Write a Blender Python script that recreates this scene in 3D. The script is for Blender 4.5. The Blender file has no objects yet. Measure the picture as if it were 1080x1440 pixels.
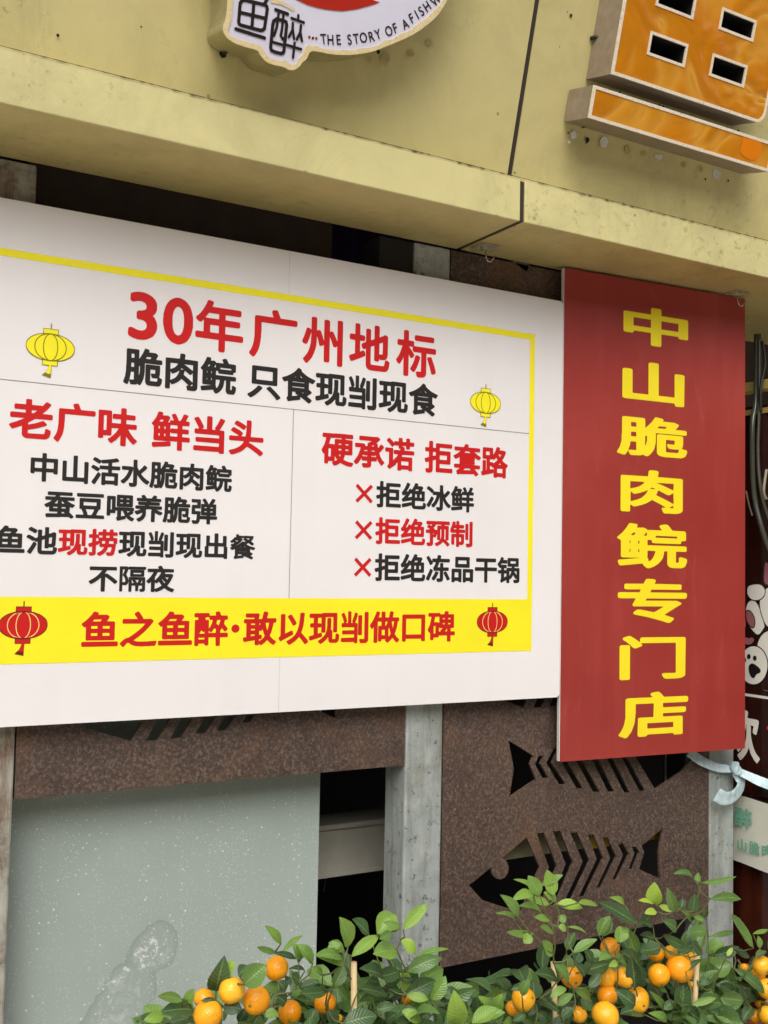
import bpy, math, random
from mathutils import Vector, Matrix
from mathutils.geometry import tessellate_polygon
random.seed(7)
R = math.radians
scene = bpy.context.scene
COL = scene.collection

# ---------------------------------------------------------------- camera, world, sun, exposure
F = 1500.0                                   # focal length in photo pixels (1080 x 1440)
CAM = Vector((0, 0, 1.6))
RGT = Vector((0.8632, -0.5045, 0.0193)); DWN = Vector((0.0455, 0.0396, -0.9982)); FWD = Vector((0.5028, 0.8625, 0.0565))
FWD.normalize(); RGT = (RGT - FWD * RGT.dot(FWD)).normalized(); DWN = FWD.cross(RGT)
cd = bpy.data.cameras.new('camera'); cam = bpy.data.objects.new('camera', cd); COL.objects.link(cam)
cd.sensor_fit = 'VERTICAL'; cd.sensor_height = 36.0; cd.sensor_width = 27.0
cd.lens = F / 1440 * 36.0; cd.clip_start = 0.05; cd.clip_end = 500
mw = Matrix((( RGT.x, -DWN.x, -FWD.x), (RGT.y, -DWN.y, -FWD.y), (RGT.z, -DWN.z, -FWD.z))).to_4x4()
mw.translation = CAM; cam.matrix_world = mw
scene.camera = cam

SUN_EL, SUN_AZ = 46.0, -30.0                 # azimuth measured from -Y (street side) towards -X when negative
wd = bpy.data.worlds.new('World'); scene.world = wd; wd.use_nodes = True
wn = wd.node_tree.nodes; wl = wd.node_tree.links
sky = wn.new('ShaderNodeTexSky'); sky.sky_type = 'NISHITA'; sky.sun_disc = False
sdir = Vector((math.sin(R(SUN_AZ)) * math.cos(R(SUN_EL)), -math.cos(R(SUN_AZ)) * math.cos(R(SUN_EL)), math.sin(R(SUN_EL))))
sky.sun_elevation = R(SUN_EL); sky.sun_rotation = math.atan2(sdir.x, sdir.y)
sky.air_density = 1.0; sky.dust_density = 6.0; sky.ozone_density = 1.0
hs = wn.new('ShaderNodeHueSaturation'); hs.inputs['Saturation'].default_value = 0.42   # grey overcast sky
bg = wn['Background']; bg.inputs['Strength'].default_value = 0.15
wl.new(sky.outputs['Color'], hs.inputs['Color']); wl.new(hs.outputs['Color'], bg.inputs['Color'])
sl = bpy.data.lights.new('sun', 'SUN'); sl.energy = 0.85; sl.angle = R(55); sl.color = (1.0, 0.985, 0.965)
so = bpy.data.objects.new('sun', sl); COL.objects.link(so)
so.rotation_euler = sdir.to_track_quat('Z', 'Y').to_euler(); so.location = (0, -8, 8)
vs = scene.view_settings
vs.view_transform = 'Standard'; vs.look = 'None'; vs.gamma = 1.0; vs.use_curve_mapping = False
vs.exposure = 0.18

# ---------------------------------------------------------------- helpers
def s2l(r, g, b):
    f = lambda c: c / 12.92 if c <= 0.04045 else ((c + 0.055) / 1.055) ** 2.4
    return (f(r / 255), f(g / 255), f(b / 255), 1.0)

class Plane:
    """A real plane in the place: origin o, axes u (right), w (up), n (out of the wall)."""
    def __init__(s, o, u, w):
        s.o = Vector(o); s.u = Vector(u).normalized(); s.w = Vector(w).normalized(); s.n = s.u.cross(s.w)
    def p(s, a, b, h=0.0): return s.o + s.u * a + s.w * b + s.n * h
    def px(s, x, y, h=0.0):
        d = RGT * ((x - 540) / F) + DWN * ((y - 720) / F) + FWD
        t = (s.o + s.n * h - CAM).dot(s.n) / d.dot(s.n); q = CAM + d * t - s.o
        return (q.dot(s.u), q.dot(s.w))

def wall(y): return Plane((0, y, 0), (1, 0, 0), (0, 0, 1))
YB = 2.503
YP = 2.553
BOARD = wall(YB)                                                 # front face of the white board
STEEL = wall(YP)                                                 # front of posts and steel screens
RED = Plane((2.082, 2.503, 0), (0.77, -0.058, 0), (0, 0, 1))     # the red board leans a little off the wall at its right
FASCIA = Plane((0, 2.311, 2.689), (1, 0, 0), (0, -0.247, 0.969)) # sign fascia, tilted towards the street
DOOR = Plane((2.95, 0, 0), (0, -1, 0), (0, 0, 1))                # door leaf standing open towards the street
def pt(x, y, Y):
    a, b = wall(Y).px(x, y); return Vector((a, Y, b))

def tag(o, label=None, cat=None, group=None, kind=None):
    if label: o['label'] = label
    if cat: o['category'] = cat
    if group: o['group'] = group
    if kind: o['kind'] = kind
    return o

def thing(name, label, cat, loc, group=None):
    o = bpy.data.objects.new(name, None); COL.objects.link(o); o.location = loc
    o.empty_display_size = 0.1
    return tag(o, label, cat, group)

def base_of(o):
    b = Vector((0, 0, 0))
    while o: b = b + o.location; o = o.parent
    return b

class MB:
    """Collects faces in world space, links them as ONE mesh object."""
    def __init__(s): s.v = []; s.f = []; s.sm = []; s.tone = []; s.acr = []; s.alo = []; s.t = 0.5
    def add(s, vs, fs, smooth=False):
        k = len(s.v); s.v += [Vector(v) for v in vs]; s.tone += [s.t] * len(vs); s.acr += [1.0] * len(vs); s.alo += [0.0] * len(vs)
        s.f += [tuple(i + k for i in f) for f in fs]; s.sm += [smooth] * len(fs)
        return s
    def box(s, x0, x1, y0, y1, z0, z1):
        v = [(x, y, z) for x in (x0, x1) for y in (y0, y1) for z in (z0, z1)]
        return s.add(v, [(0, 1, 3, 2), (4, 6, 7, 5), (0, 4, 5, 1), (2, 3, 7, 6), (0, 2, 6, 4), (1, 5, 7, 3)])
    def slab(s, pl, loops, h0, h1, back=True, side=True):
        """Flat shape with holes on a plane, front at h0, back at h1 (h1 < h0)."""
        pls = [[Vector((a, b, 0)) for a, b in L] for L in loops]
        tris = tessellate_polygon(pls)
        flat = [q for L in loops for q in L]; n = len(flat)
        front = [pl.p(a, b, h0) for a, b in flat]
        ori = []
        for t in tris:
            a, b, c = [flat[i] for i in t]
            ar = (b[0]-a[0])*(c[1]-a[1]) - (b[1]-a[1])*(c[0]-a[0])
            if abs(ar) < 1e-12: continue
            ori.append(tuple(t) if ar > 0 else (t[0], t[2], t[1]))
        s.add(front, ori)
        if h1 is not None and h1 != h0:
            bk = [pl.p(a, b, h1) for a, b in flat]
            if back: s.add(bk, [(a, c, b) for a, b, c in ori])
            if side:
                k = 0
                for L in loops:
                    m = len(L); ar = sum(L[i][0]*L[(i+1) % m][1] - L[(i+1) % m][0]*L[i][1] for i in range(m))
                    inner = L is not loops[0]
                    rev = (ar < 0) != inner
                    vv = front[k:k+m] + bk[k:k+m]
                    fs = [((i, m+i, m+(i+1) % m, (i+1) % m)) for i in range(m)]
                    if rev: fs = [f[::-1] for f in fs]
                    s.add(vv, fs); k += m
        return s
    def tube(s, pts, r, n=8, cap=True):
        pts = [Vector(p) for p in pts]; m = len(pts)
        rr = r if isinstance(r, (list, tuple)) else [r] * m
        vs = []; up = None
        for i, p in enumerate(pts):
            d = (pts[min(i+1, m-1)] - pts[max(i-1, 0)])
            d = d.normalized() if d.length > 1e-9 else Vector((0, 0, 1))
            if up is None: up = d.orthogonal().normalized()
            up = (up - d * up.dot(d)); up = up.normalized() if up.length > 1e-6 else d.orthogonal().normalized()
            sd = d.cross(up)
            for k in range(n):
                a = 2 * math.pi * k / n; vs.append(p + (up * math.cos(a) + sd * math.sin(a)) * rr[i])
        fs = [(i*n+k, i*n+(k+1) % n, (i+1)*n+(k+1) % n, (i+1)*n+k) for i in range(m-1) for k in range(n)]
        if cap: fs += [tuple(range(n))[::-1], tuple((m-1)*n+k for k in range(n))]
        return s.add(vs, fs, True)
    def lathe(s, c, prof, n=24):
        vs = [(c[0]+r*math.cos(2*math.pi*k/n), c[1]+r*math.sin(2*math.pi*k/n), c[2]+z) for r, z in prof for k in range(n)]
        fs = [(i*n+k, i*n+(k+1) % n, (i+1)*n+(k+1) % n, (i+1)*n+k) for i in range(len(prof)-1) for k in range(n)]
        return s.add(vs, fs, True)
    def build(s, name, mt, parent=None, bevel=0.0, label=None):
        me = bpy.data.meshes.new(name); off = base_of(parent) if parent else Vector((0, 0, 0))
        me.from_pydata([v - off for v in s.v], [], s.f)
        me.polygons.foreach_set('use_smooth', s.sm)
        at = me.attributes.new('tone', 'FLOAT', 'POINT'); at.data.foreach_set('value', s.tone)
        at = me.attributes.new('across', 'FLOAT', 'POINT'); at.data.foreach_set('value', s.acr)
        at = me.attributes.new('along', 'FLOAT', 'POINT'); at.data.foreach_set('value', s.alo)
        me.materials.append(mt); me.update()
        o = bpy.data.objects.new(name, me); COL.objects.link(o)
        if parent: o.parent = parent
        if label: o['label'] = label
        if bevel:
            b = o.modifiers.new('edge', 'BEVEL'); b.width = bevel; b.segments = 2; b.limit_method = 'ANGLE'; b.angle_limit = R(40)
        return o

# ---------------------------------------------------------------- materials
class NT:
    def __init__(s, name):
        s.m = bpy.data.materials.new(name); s.m.use_nodes = True
        s.n = s.m.node_tree.nodes; s.l = s.m.node_tree.links; s.b = s.n['Principled BSDF']
        s.co = s.n.new('ShaderNodeTexCoord').outputs['Object']
    def link(s, a, b): s.l.new(a, b)
    def mapped(s, scale=(1, 1, 1), loc=(0, 0, 0), rot=(0, 0, 0)):
        m = s.n.new('ShaderNodeMapping'); m.inputs['Scale'].default_value = scale; m.inputs['Location'].default_value = loc
        m.inputs['Rotation'].default_value = rot
        s.link(s.co, m.inputs['Vector']); return m.outputs['Vector']
    def noise(s, scale, detail=4, rough=0.55, vec=None, dist=0.0):
        t = s.n.new('ShaderNodeTexNoise'); t.inputs['Scale'].default_value = scale; t.inputs['Detail'].default_value = detail
        t.inputs['Roughness'].default_value = rough; t.inputs['Distortion'].default_value = dist
        s.link(vec or s.co, t.inputs['Vector']); return t.outputs['Fac']
    def vor(s, scale, feature='F1', vec=None, rnd=1.0):
        t = s.n.new('ShaderNodeTexVoronoi'); t.feature = feature; t.inputs['Scale'].default_value = scale
        t.inputs['Randomness'].default_value = rnd
        s.link(vec or s.co, t.inputs['Vector']); return t
    def ramp(s, fac, stops):
        r = s.n.new('ShaderNodeValToRGB'); e = r.color_ramp.elements
        while len(e) < len(stops): e.new(0.5)
        for q, (p, c) in zip(e, stops):
            q.position = p; q.color = c if not isinstance(c, (int, float)) else (c, c, c, 1)
        s.link(fac, r.inputs['Fac']); return r.outputs['Color']
    def mix(s, fac, a, b, mode='MIX'):
        m = s.n.new('ShaderNodeMix'); m.data_type = 'RGBA'; m.blend_type = mode
        for i, v in ((0, fac), (6, a), (7, b)):
            if hasattr(v, 'links') or hasattr(v, 'is_linked'): s.link(v, m.inputs[i])
            else: m.inputs[i].default_value = v
        return m.outputs[2]
    def math(s, op, a, b=0.0):
        m = s.n.new('ShaderNodeMath'); m.operation = op
        for i, v in enumerate((a, b)):
            if hasattr(v, 'is_linked'): s.link(v, m.inputs[i])
            else: m.inputs[i].default_value = v
        return m.outputs[0]
    def attr(s, name):
        a = s.n.new('ShaderNodeAttribute'); a.attribute_name = name; return a.outputs['Fac']
    def bump(s, h, strength=0.3, dist=0.01):
        b = s.n.new('ShaderNodeBump'); b.inputs['Strength'].default_value = strength; b.inputs['Distance'].default_value = dist
        s.link(h, b.inputs['Height']); s.link(b.outputs['Normal'], s.b.inputs['Normal'])
    def set(s, color=None, rough=None, metal=None, **kw):
        for k, v in (('Base Color', color), ('Roughness', rough), ('Metallic', metal)):
            if v is None: continue
            if hasattr(v, 'is_linked'): s.link(v, s.b.inputs[k])
            else: s.b.inputs[k].default_value = v
        for k, v in kw.items(): s.b.inputs[k.replace('_', ' ')].default_value = v
        return s

def plain(name, col, rough=0.6, var=0.12, scale=9.0, metal=0.0, spec=0.5, bump=0.0):
    t = NT(name); f = t.noise(scale, 5)
    d = tuple(c * (1 - var) for c in col[:3]) + (1,); l = tuple(min(1, c * (1 + var * 0.6)) for c in col[:3]) + (1,)
    t.set(t.ramp(f, [(0.3, d), (0.7, l)]), rough, metal); t.b.inputs['Specular IOR Level'].default_value = spec
    if bump: t.bump(t.noise(scale * 14, 4), bump, 0.002)
    return t.m

def print_ink(name, col, rough=0.45): return plain(name, col, rough, 0.05, 6.0, spec=0.35)

M = {}
def fascia_mat(name, base, dirt):
    t = NT(name)
    big = t.noise(1.6, 5, 0.6); fine = t.noise(22, 6, 0.65)
    c = t.ramp(big, [(0.25, tuple(x * 0.86 for x in base[:3]) + (1,)), (0.75, base)])
    c = t.mix(t.ramp(fine, [(0.35, 0.0), (0.8, 0.22)]), c, tuple(x * 0.72 for x in base[:3]) + (1,))
    # rain streaks running down the sheet
    st = t.noise(1.0, 6, 0.7, t.mapped((11, 11, 0.7)), 0.3)
    c = t.mix(t.math('MULTIPLY', t.ramp(st, [(0.55, 0.0), (0.70, 0.30)]), t.ramp(t.noise(2.3, 2), [(0.42, 0.0), (0.62, 1.0)])), c, dirt)
    bl = t.noise(3.4, 7, 0.68, None, 0.8)
    c = t.mix(t.ramp(bl, [(0.45, 0.0), (0.66, 0.62)]), c, tuple(x * 0.66 for x in base[:3]) + (1,))
    # smudges and cracks in the paint
    nz = t.n.new('ShaderNodeTexNoise'); nz.inputs['Scale'].default_value = 9.0; nz.inputs['Detail'].default_value = 6; t.link(t.co, nz.inputs['Vector'])
    va = t.n.new('ShaderNodeVectorMath'); va.operation = 'SCALE'; va.inputs['Scale'].default_value = 0.16; t.link(nz.outputs['Color'], va.inputs[0])
    vb = t.n.new('ShaderNodeVectorMath'); vb.operation = 'ADD'; t.link(t.co, vb.inputs[0]); t.link(va.outputs[0], vb.inputs[1])
    cr = t.vor(6.5, 'DISTANCE_TO_EDGE', vb.outputs[0]).outputs['Distance']
    wob = t.noise(3.2, 4, 0.6)
    crack = t.math('MULTIPLY', t.ramp(cr, [(0.0, 1.0), (0.008, 0.0)]), t.ramp(wob, [(0.60, 0.0), (0.70, 1.0)]))
    c = t.mix(t.math('MULTIPLY', crack, 0.45), c, s2l(90, 78, 45))
    sp = t.vor(16).outputs['Distance']
    spots = t.math('MULTIPLY', t.ramp(sp, [(0.05, 1.0), (0.09, 0.0)]), t.ramp(t.noise(7, 2), [(0.56, 0.0), (0.62, 0.8)]))
    c = t.mix(spots, c, s2l(70, 60, 40))
    soot = t.noise(38, 6, 0.75)
    c = t.mix(t.math('MULTIPLY', t.ramp(soot, [(0.56, 0.0), (0.66, 0.55)]), t.ramp(t.noise(1.9, 4, 0.65), [(0.48, 0.0), (0.64, 1.0)])), c, s2l(104, 90, 56))
    t.set(c, t.ramp(fine, [(0.3, 0.38), (0.8, 0.6)])); t.b.inputs['Specular IOR Level'].default_value = 0.4
    t.bump(t.noise(2.6, 3), 0.25, 0.02)
    return t.m
M['fascia'] = fascia_mat('yellow painted sheet', s2l(208, 197, 138), s2l(118, 102, 62))
M['lip'] = fascia_mat('pale yellow lip', s2l(212, 203, 144), s2l(138, 124, 80))
M['soffit'] = fascia_mat('soffit paint', s2l(206, 190, 128), s2l(84, 72, 44))
M['grime'] = plain('dirt line', s2l(96, 82, 50), 0.9, 0.4, 60)
M['dim_wire'] = plain('dull wire', s2l(110, 106, 92), 0.6)
M['unseen_street'] = plain('unseen street row', s2l(128, 118, 104), 0.9, 0.3, 0.6)
M['joint'] = plain('dark joint', s2l(52, 40, 32), 0.8)
t = NT('white board print'); f = t.noise(1.4, 4); g = t.noise(60, 3)
c = t.ramp(f, [(0.3, s2l(230, 227, 227)), (0.7, s2l(238, 235, 235))])
c = t.mix(t.ramp(t.noise(1.0, 4, 0.6, t.mapped((9, 9, 1.2))), [(0.52, 0.0), (0.85, 0.12)]), c, s2l(205, 196, 186))
spk = t.vor(34).outputs['Distance']
c = t.mix(t.math('MULTIPLY', t.ramp(spk, [(0.025, 1.0), (0.045, 0.0)]), t.ramp(t.noise(9, 2), [(0.6, 0.0), (0.64, 0.55)])), c, s2l(140, 120, 100))
t.set(c, 0.42); t.b.inputs['Specular IOR Level'].default_value = 0.35; t.bump(t.noise(3.0, 2), 0.12, 0.02); M['board'] = t.m
M['foam_edge'] = plain('foam board edge', s2l(214, 208, 200), 0.8)
M['y_ink'] = print_ink('yellow ink', s2l(248, 236, 40)); M['r_ink'] = print_ink('red ink', s2l(200, 28, 28))
M['k_ink'] = print_ink('black ink', s2l(40, 38, 36)); M['line_ink'] = print_ink('thin line ink', s2l(130, 124, 118))
M['crease'] = print_ink('crease', s2l(219, 211, 206)); M['dr_ink'] = print_ink('dark red ink', s2l(104, 32, 22))
M['olive_ink'] = print_ink('olive ink', s2l(128, 124, 34)); M['pale_ink'] = print_ink('pale yellow ink', s2l(250, 205, 120))
t = NT('red vinyl'); f = t.noise(2.2, 5, 0.6)
c = t.ramp(f, [(0.25, s2l(146, 48, 42)), (0.75, s2l(162, 58, 50))])
c = t.mix(t.ramp(t.noise(1.0, 5, 0.65, t.mapped((14, 14, 2.0))), [(0.5, 0.0), (0.85, 0.28)]), c, s2l(186, 84, 78))
sc = t.noise(3.0, 6, 0.7, t.mapped((3, 3, 1), rot=(0.2, 0.9, 0.3)), 1.2)
c = t.mix(t.ramp(sc, [(0.60, 0.0), (0.72, 0.16)]), c, s2l(196, 110, 100))
spk = t.vor(40).outputs['Distance']
c = t.mix(t.math('MULTIPLY', t.ramp(spk, [(0.03, 1.0), (0.05, 0.0)]), t.ramp(t.noise(11, 2), [(0.58, 0.0), (0.62, 0.5)])), c, s2l(80, 26, 22))
t.set(c, t.ramp(f, [(0.3, 0.36), (0.7, 0.5)])); t.bump(t.noise(2.5, 3), 0.2, 0.02); M['red'] = t.m
M['red_letter'] = print_ink('yellow vinyl letters', s2l(247, 226, 40))
# weathered steel
t = NT('rust brown steel'); a = t.noise(2.2, 5, 0.6); b = t.noise(125, 3, 0.75); b2 = t.noise(85, 4, 0.75)
c = t.ramp(a, [(0.25, s2l(66, 52, 45)), (0.55, s2l(80, 64, 55)), (0.8, s2l(96, 72, 56))])
c = t.mix(t.ramp(b, [(0.47, 0.0), (0.60, 0.75)]), c, s2l(122, 104, 92))
c = t.mix(t.ramp(b2, [(0.47, 0.0), (0.62, 0.65)]), c, s2l(50, 38, 32))
spk = t.vor(55).outputs['Distance']
c = t.mix(t.math('MULTIPLY', t.ramp(spk, [(0.05, 1.0), (0.08, 0.0)]), t.ramp(t.noise(13, 2), [(0.57, 0.0), (0.6, 0.8)])), c, s2l(190, 178, 168))
pa = t.noise(4.5, 7, 0.7, None, 0.6)
c = t.mix(t.ramp(pa, [(0.50, 0.0), (0.68, 0.5)]), c, s2l(112, 78, 50))
pb = t.noise(7.0, 6, 0.7, t.mapped((1, 1, 1), (3, 1, 7)), 0.4)
c = t.mix(t.ramp(pb, [(0.52, 0.0), (0.70, 0.55)]), c, s2l(50, 38, 34))
c = t.mix(t.ramp(t.noise(1.0, 5, 0.7, t.mapped((18, 18, 1.4))), [(0.56, 0.0), (0.8, 0.16)]), c, s2l(128, 108, 92))
t.set(c, t.ramp(pa, [(0.3, 0.48), (0.7, 0.8)])); t.b.inputs['Specular IOR Level'].default_value = 0.5; t.bump(t.math('ADD', b, b2), 0.5, 0.002); M['rust'] = t.m
t = NT('galvanised steel'); a = t.noise(9, 6, 0.65); v = t.vor(38).outputs['Color']
bw = t.n.new('ShaderNodeRGBToBW'); t.link(v, bw.inputs['Color'])
c = t.mix(0.22, t.ramp(a, [(0.25, s2l(138, 146, 142)), (0.55, s2l(172, 179, 175)), (0.8, s2l(196, 201, 197))]), t.ramp(bw.outputs['Val'], [(0.0, s2l(140, 150, 150)), (1.0, s2l(195, 204, 204))]))
dirt = t.noise(1.0, 6, 0.7, t.mapped((20, 20, 2.2)))
c = t.mix(t.ramp(dirt, [(0.48, 0.0), (0.72, 0.75)]), c, s2l(112, 112, 96))
worn = t.noise(5.5, 7, 0.72, t.mapped((1, 1, 0.6)), 0.5)
c = t.mix(t.ramp(worn, [(0.54, 0.0), (0.66, 0.6)]), c, s2l(128, 128, 116))
pit = t.noise(48, 5, 0.75)
c = t.mix(t.ramp(pit, [(0.58, 0.0), (0.66, 0.8)]), c, s2l(62, 62, 58))
t.set(c, 0.55, 0.15); t.bump(pit, 0.3, 0.002); M['galv'] = t.m
t = NT('stained old steel'); a = t.noise(14, 7, 0.7)
c = t.ramp(a, [(0.3, s2l(80, 62, 44)), (0.48, s2l(150, 148, 136)), (0.75, s2l(182, 184, 174))])
c = t.mix(t.ramp(t.noise(1, 6, 0.7, t.mapped((24, 24, 3))), [(0.5, 0.0), (0.66, 0.9)]), c, s2l(102, 66, 40))
t.set(c, 0.75); t.bump(a, 0.4, 0.003); M['old_steel'] = t.m
# grey sheet with white splashes
t = NT('grey splashed sheet'); a = t.noise(1.8, 4)
c = t.ramp(a, [(0.3, s2l(156, 169, 163)), (0.7, s2l(169, 181, 174))])
def wob(scale, amt):
    nz = t.n.new('ShaderNodeTexNoise'); nz.inputs['Scale'].default_value = scale; nz.inputs['Detail'].default_value = 4; t.link(t.co, nz.inputs['Vector'])
    v1 = t.n.new('ShaderNodeVectorMath'); v1.operation = 'SUBTRACT'; t.link(nz.outputs['Color'], v1.inputs[0]); v1.inputs[1].default_value = (0.5, 0.5, 0.5)
    v2 = t.n.new('ShaderNodeVectorMath'); v2.operation = 'SCALE'; t.link(v1.outputs[0], v2.inputs[0]); v2.inputs['Scale'].default_value = amt
    v3 = t.n.new('ShaderNodeVectorMath'); v3.operation = 'ADD'; t.link(t.co, v3.inputs[0]); t.link(v2.outputs[0], v3.inputs[1]); return v3.outputs[0]
def blotch(cx, cz, rx, rz, ang, vec):
    """Distance field of a tilted oval on the sheet: 1 at its rim."""
    q = Vector((cx, 0, cz)); mp = t.n.new('ShaderNodeMapping'); mp.vector_type = 'TEXTURE'
    mp.inputs['Location'].default_value = (cx, 2.662, cz); mp.inputs['Rotation'].default_value = (0, ang, 0); mp.inputs['Scale'].default_value = (rx, 1.0, rz)
    t.link(vec, mp.inputs['Vector']); l_ = t.n.new('ShaderNodeVectorMath'); l_.operation = 'LENGTH'; t.link(mp.outputs[0], l_.inputs[0]); return l_.outputs['Value']
wv = wob(14, 0.05); G = wall(2.662)
g1 = G.px(216, 1334); g2 = G.px(176, 1405); g3 = G.px(150, 1450)
d = t.math('MINIMUM', t.math('MINIMUM', blotch(g1[0], g1[1], 0.062, 0.075, 0.5, wv), blotch(g2[0], g2[1], 0.075, 0.10, 0.6, wv)), blotch(g3[0], g3[1], 0.075, 0.09, 0.2, wv))
c = t.mix(t.ramp(d, [(0.0, 0.10), (0.75, 0.14), (0.96, 0.42), (1.02, 0.22), (1.3, 0.0)]), c, s2l(118, 128, 124))
c = t.mix(t.math('MULTIPLY', t.ramp(d, [(0.55, 1.0), (0.8, 0.0)]), t.ramp(t.noise(24, 6, 0.7, None, 1.6), [(0.5, 0.0), (0.62, 0.55)])), c, s2l(196, 202, 196))
d2 = t.math('MINIMUM', blotch(G.px(204, 1340)[0], G.px(204, 1340)[1], 0.030, 0.048, 0.6, wob(40, 0.035)), blotch(G.px(165, 1374)[0], G.px(165, 1374)[1], 0.046, 0.020, -0.35, wob(40, 0.035)))
cr_ = t.math('MULTIPLY', t.ramp(d2, [(0.7, 1.0), (1.15, 0.0)]), t.ramp(t.noise(75, 6, 0.75), [(0.50, 0.0), (0.60, 0.8)]))
c = t.mix(cr_, c, s2l(232, 234, 230))
for sc_, th, gate, am in ((60, 0.12, 0.46, 0.8), (38, 0.085, 0.49, 0.9), (100, 0.15, 0.45, 0.6), (150, 0.17, 0.43, 0.5)):
    dd = t.vor(sc_).outputs['Distance']
    g = t.noise(1.0, 4, 0.6, t.mapped((22, 22, 2.4), (sc_, 0, 3)))
    c = t.mix(t.math('MULTIPLY', t.ramp(dd, [(th, 1.0), (th + 0.04, 0.0)]), t.ramp(g, [(gate, 0.0), (gate + 0.12, am)])), c, s2l(226, 230, 224))
run = t.noise(1.0, 5, 0.6, t.mapped((30, 30, 1.4)))
c = t.mix(t.ramp(run, [(0.58, 0.0), (0.8, 0.25)]), c, s2l(182, 188, 182))
t.set(c, 0.5); t.b.inputs['Specular IOR Level'].default_value = 0.35; M['grey_sheet'] = t.m
t = NT('plaster smear'); a = t.noise(30, 6, 0.7, None, 1.5)
t.set(t.ramp(a, [(0.35, s2l(138, 148, 144)), (0.6, s2l(170, 178, 172)), (0.72, s2l(206, 210, 204))]), 0.8); t.bump(a, 0.6, 0.004); M['smear'] = t.m
M['smear_dark'] = plain('damp stain', s2l(134, 144, 140), 0.7, 0.1, 20)
t = NT('plaster crust'); a = t.noise(70, 6, 0.75)
t.set(t.ramp(a, [(0.38, s2l(126, 132, 126)), (0.55, s2l(196, 200, 194)), (0.8, s2l(228, 230, 226))]), 0.9); t.bump(a, 1.0, 0.006); M['crust'] = t.m
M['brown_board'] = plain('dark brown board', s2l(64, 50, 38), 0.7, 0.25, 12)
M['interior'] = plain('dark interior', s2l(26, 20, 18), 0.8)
M['interior_red'] = plain('dark red interior', s2l(70, 24, 16), 0.7)
M['purple'] = plain('dark purple cloth', s2l(84, 56, 124), 0.7)
M['beige'] = plain('off white plastic', s2l(182, 180, 166), 0.55, 0.2, 8)
M['olive_board_reflection'] = plain('grey board and olive reflection', s2l(120, 116, 88), 0.5, 0.2, 6)  # shared by the grey board and the drawn olive reflection
M['yellow_reflection'] = plain('mustard reflection', s2l(226, 190, 40), 0.5, 0.2, 6)
M['pale_stick'] = plain('pale stick', s2l(190, 180, 140), 0.5)
M['bin'] = plain('dark green plastic', s2l(22, 66, 52), 0.4)
M['ground'] = plain('pavement', s2l(188, 180, 168), 0.85, 0.2, 3, bump=0.3)
M['wall_up'] = plain('rendered upper wall', s2l(176, 168, 150), 0.85, 0.15, 3)
# sign letters
def metal_side(name, c0, c1):
    t = NT(name); a = t.noise(5, 5, 0.6); b = t.noise(1.0, 5, 0.6, t.mapped((3, 40, 40)))
    c = t.mix(0.5, t.ramp(a, [(0.3, c0), (0.7, c1)]), t.ramp(b, [(0.35, c0), (0.7, c1)]))
    t.set(c, 0.42, 0.35); return t.m
M['amber_side'] = metal_side('grey metal return', s2l(140, 126, 110), s2l(172, 158, 142))
M['round_side'] = metal_side('dull brass return', s2l(150, 142, 104), s2l(188, 180, 138))
def trim_mat(name, c0, c1):
    t = NT(name); a = t.noise(120, 4, 0.7)
    t.set(t.ramp(a, [(0.30, tuple(x * 0.5 for x in c0[:3]) + (1,)), (0.38, c0), (0.7, c1)]), 0.45, 0.1); return t.m
M['silver_trim'] = trim_mat('speckled silver trim', s2l(226, 214, 190), s2l(242, 232, 212))
M['gold_trim'] = trim_mat('cream trim', s2l(220, 200, 152), s2l(236, 218, 172))
t = NT('amber film'); w1 = t.noise(2.6, 2, 0.45, t.mapped((1, 1, 1.5)), 1.6); w2 = t.noise(9.0, 2, 0.4, t.mapped((1, 1, 1.0)), 1.2)
c = t.ramp(w1, [(0.30, s2l(192, 116, 8)), (0.48, s2l(200, 126, 14)), (0.55, s2l(212, 150, 52)), (0.60, s2l(206, 140, 34)), (0.64, s2l(196, 122, 12)), (0.8, s2l(190, 114, 6))])
t.set(c, 0.2); t.b.inputs['Coat Weight'].default_value = 0.7; t.b.inputs['Coat Roughness'].default_value = 0.06
rdg = t.math('ADD', t.math('ABSOLUTE', t.math('SUBTRACT', w1, 0.55)), t.math('MULTIPLY', w2, 0.12))
t.bump(rdg, 0.6, 0.05); M['amber'] = t.m
M['orange_patch'] = plain('orange film patch', s2l(226, 128, 8), 0.25, 0.1, 8)
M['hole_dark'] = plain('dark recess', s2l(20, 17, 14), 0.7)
t = NT('lavender white acrylic'); t.set(t.ramp(t.noise(2.5, 3), [(0.3, s2l(204, 203, 224)), (0.7, s2l(220, 219, 234))]), 0.3); M['acrylic'] = t.m
M['logo_red'] = print_ink('logo red', s2l(176, 42, 28), 0.3); M['logo_ink'] = print_ink('logo black', s2l(42, 34, 32), 0.3)
M['residue'] = plain('pale filler', s2l(206, 208, 200), 0.7, 0.15, 60); M['tape'] = plain('old tape', s2l(178, 160, 106), 0.4, 0.2, 40)
M['cable'] = plain('black cable', s2l(24, 22, 20), 0.5)
t = NT('clear plastic'); t.set(s2l(196, 188, 160), 0.12); t.b.inputs['Alpha'].default_value = 0.45; M['clear'] = t.m
M['chrome'] = plain('steel hook', s2l(190, 186, 176), 0.25, 0.1, 8, 0.8)
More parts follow.
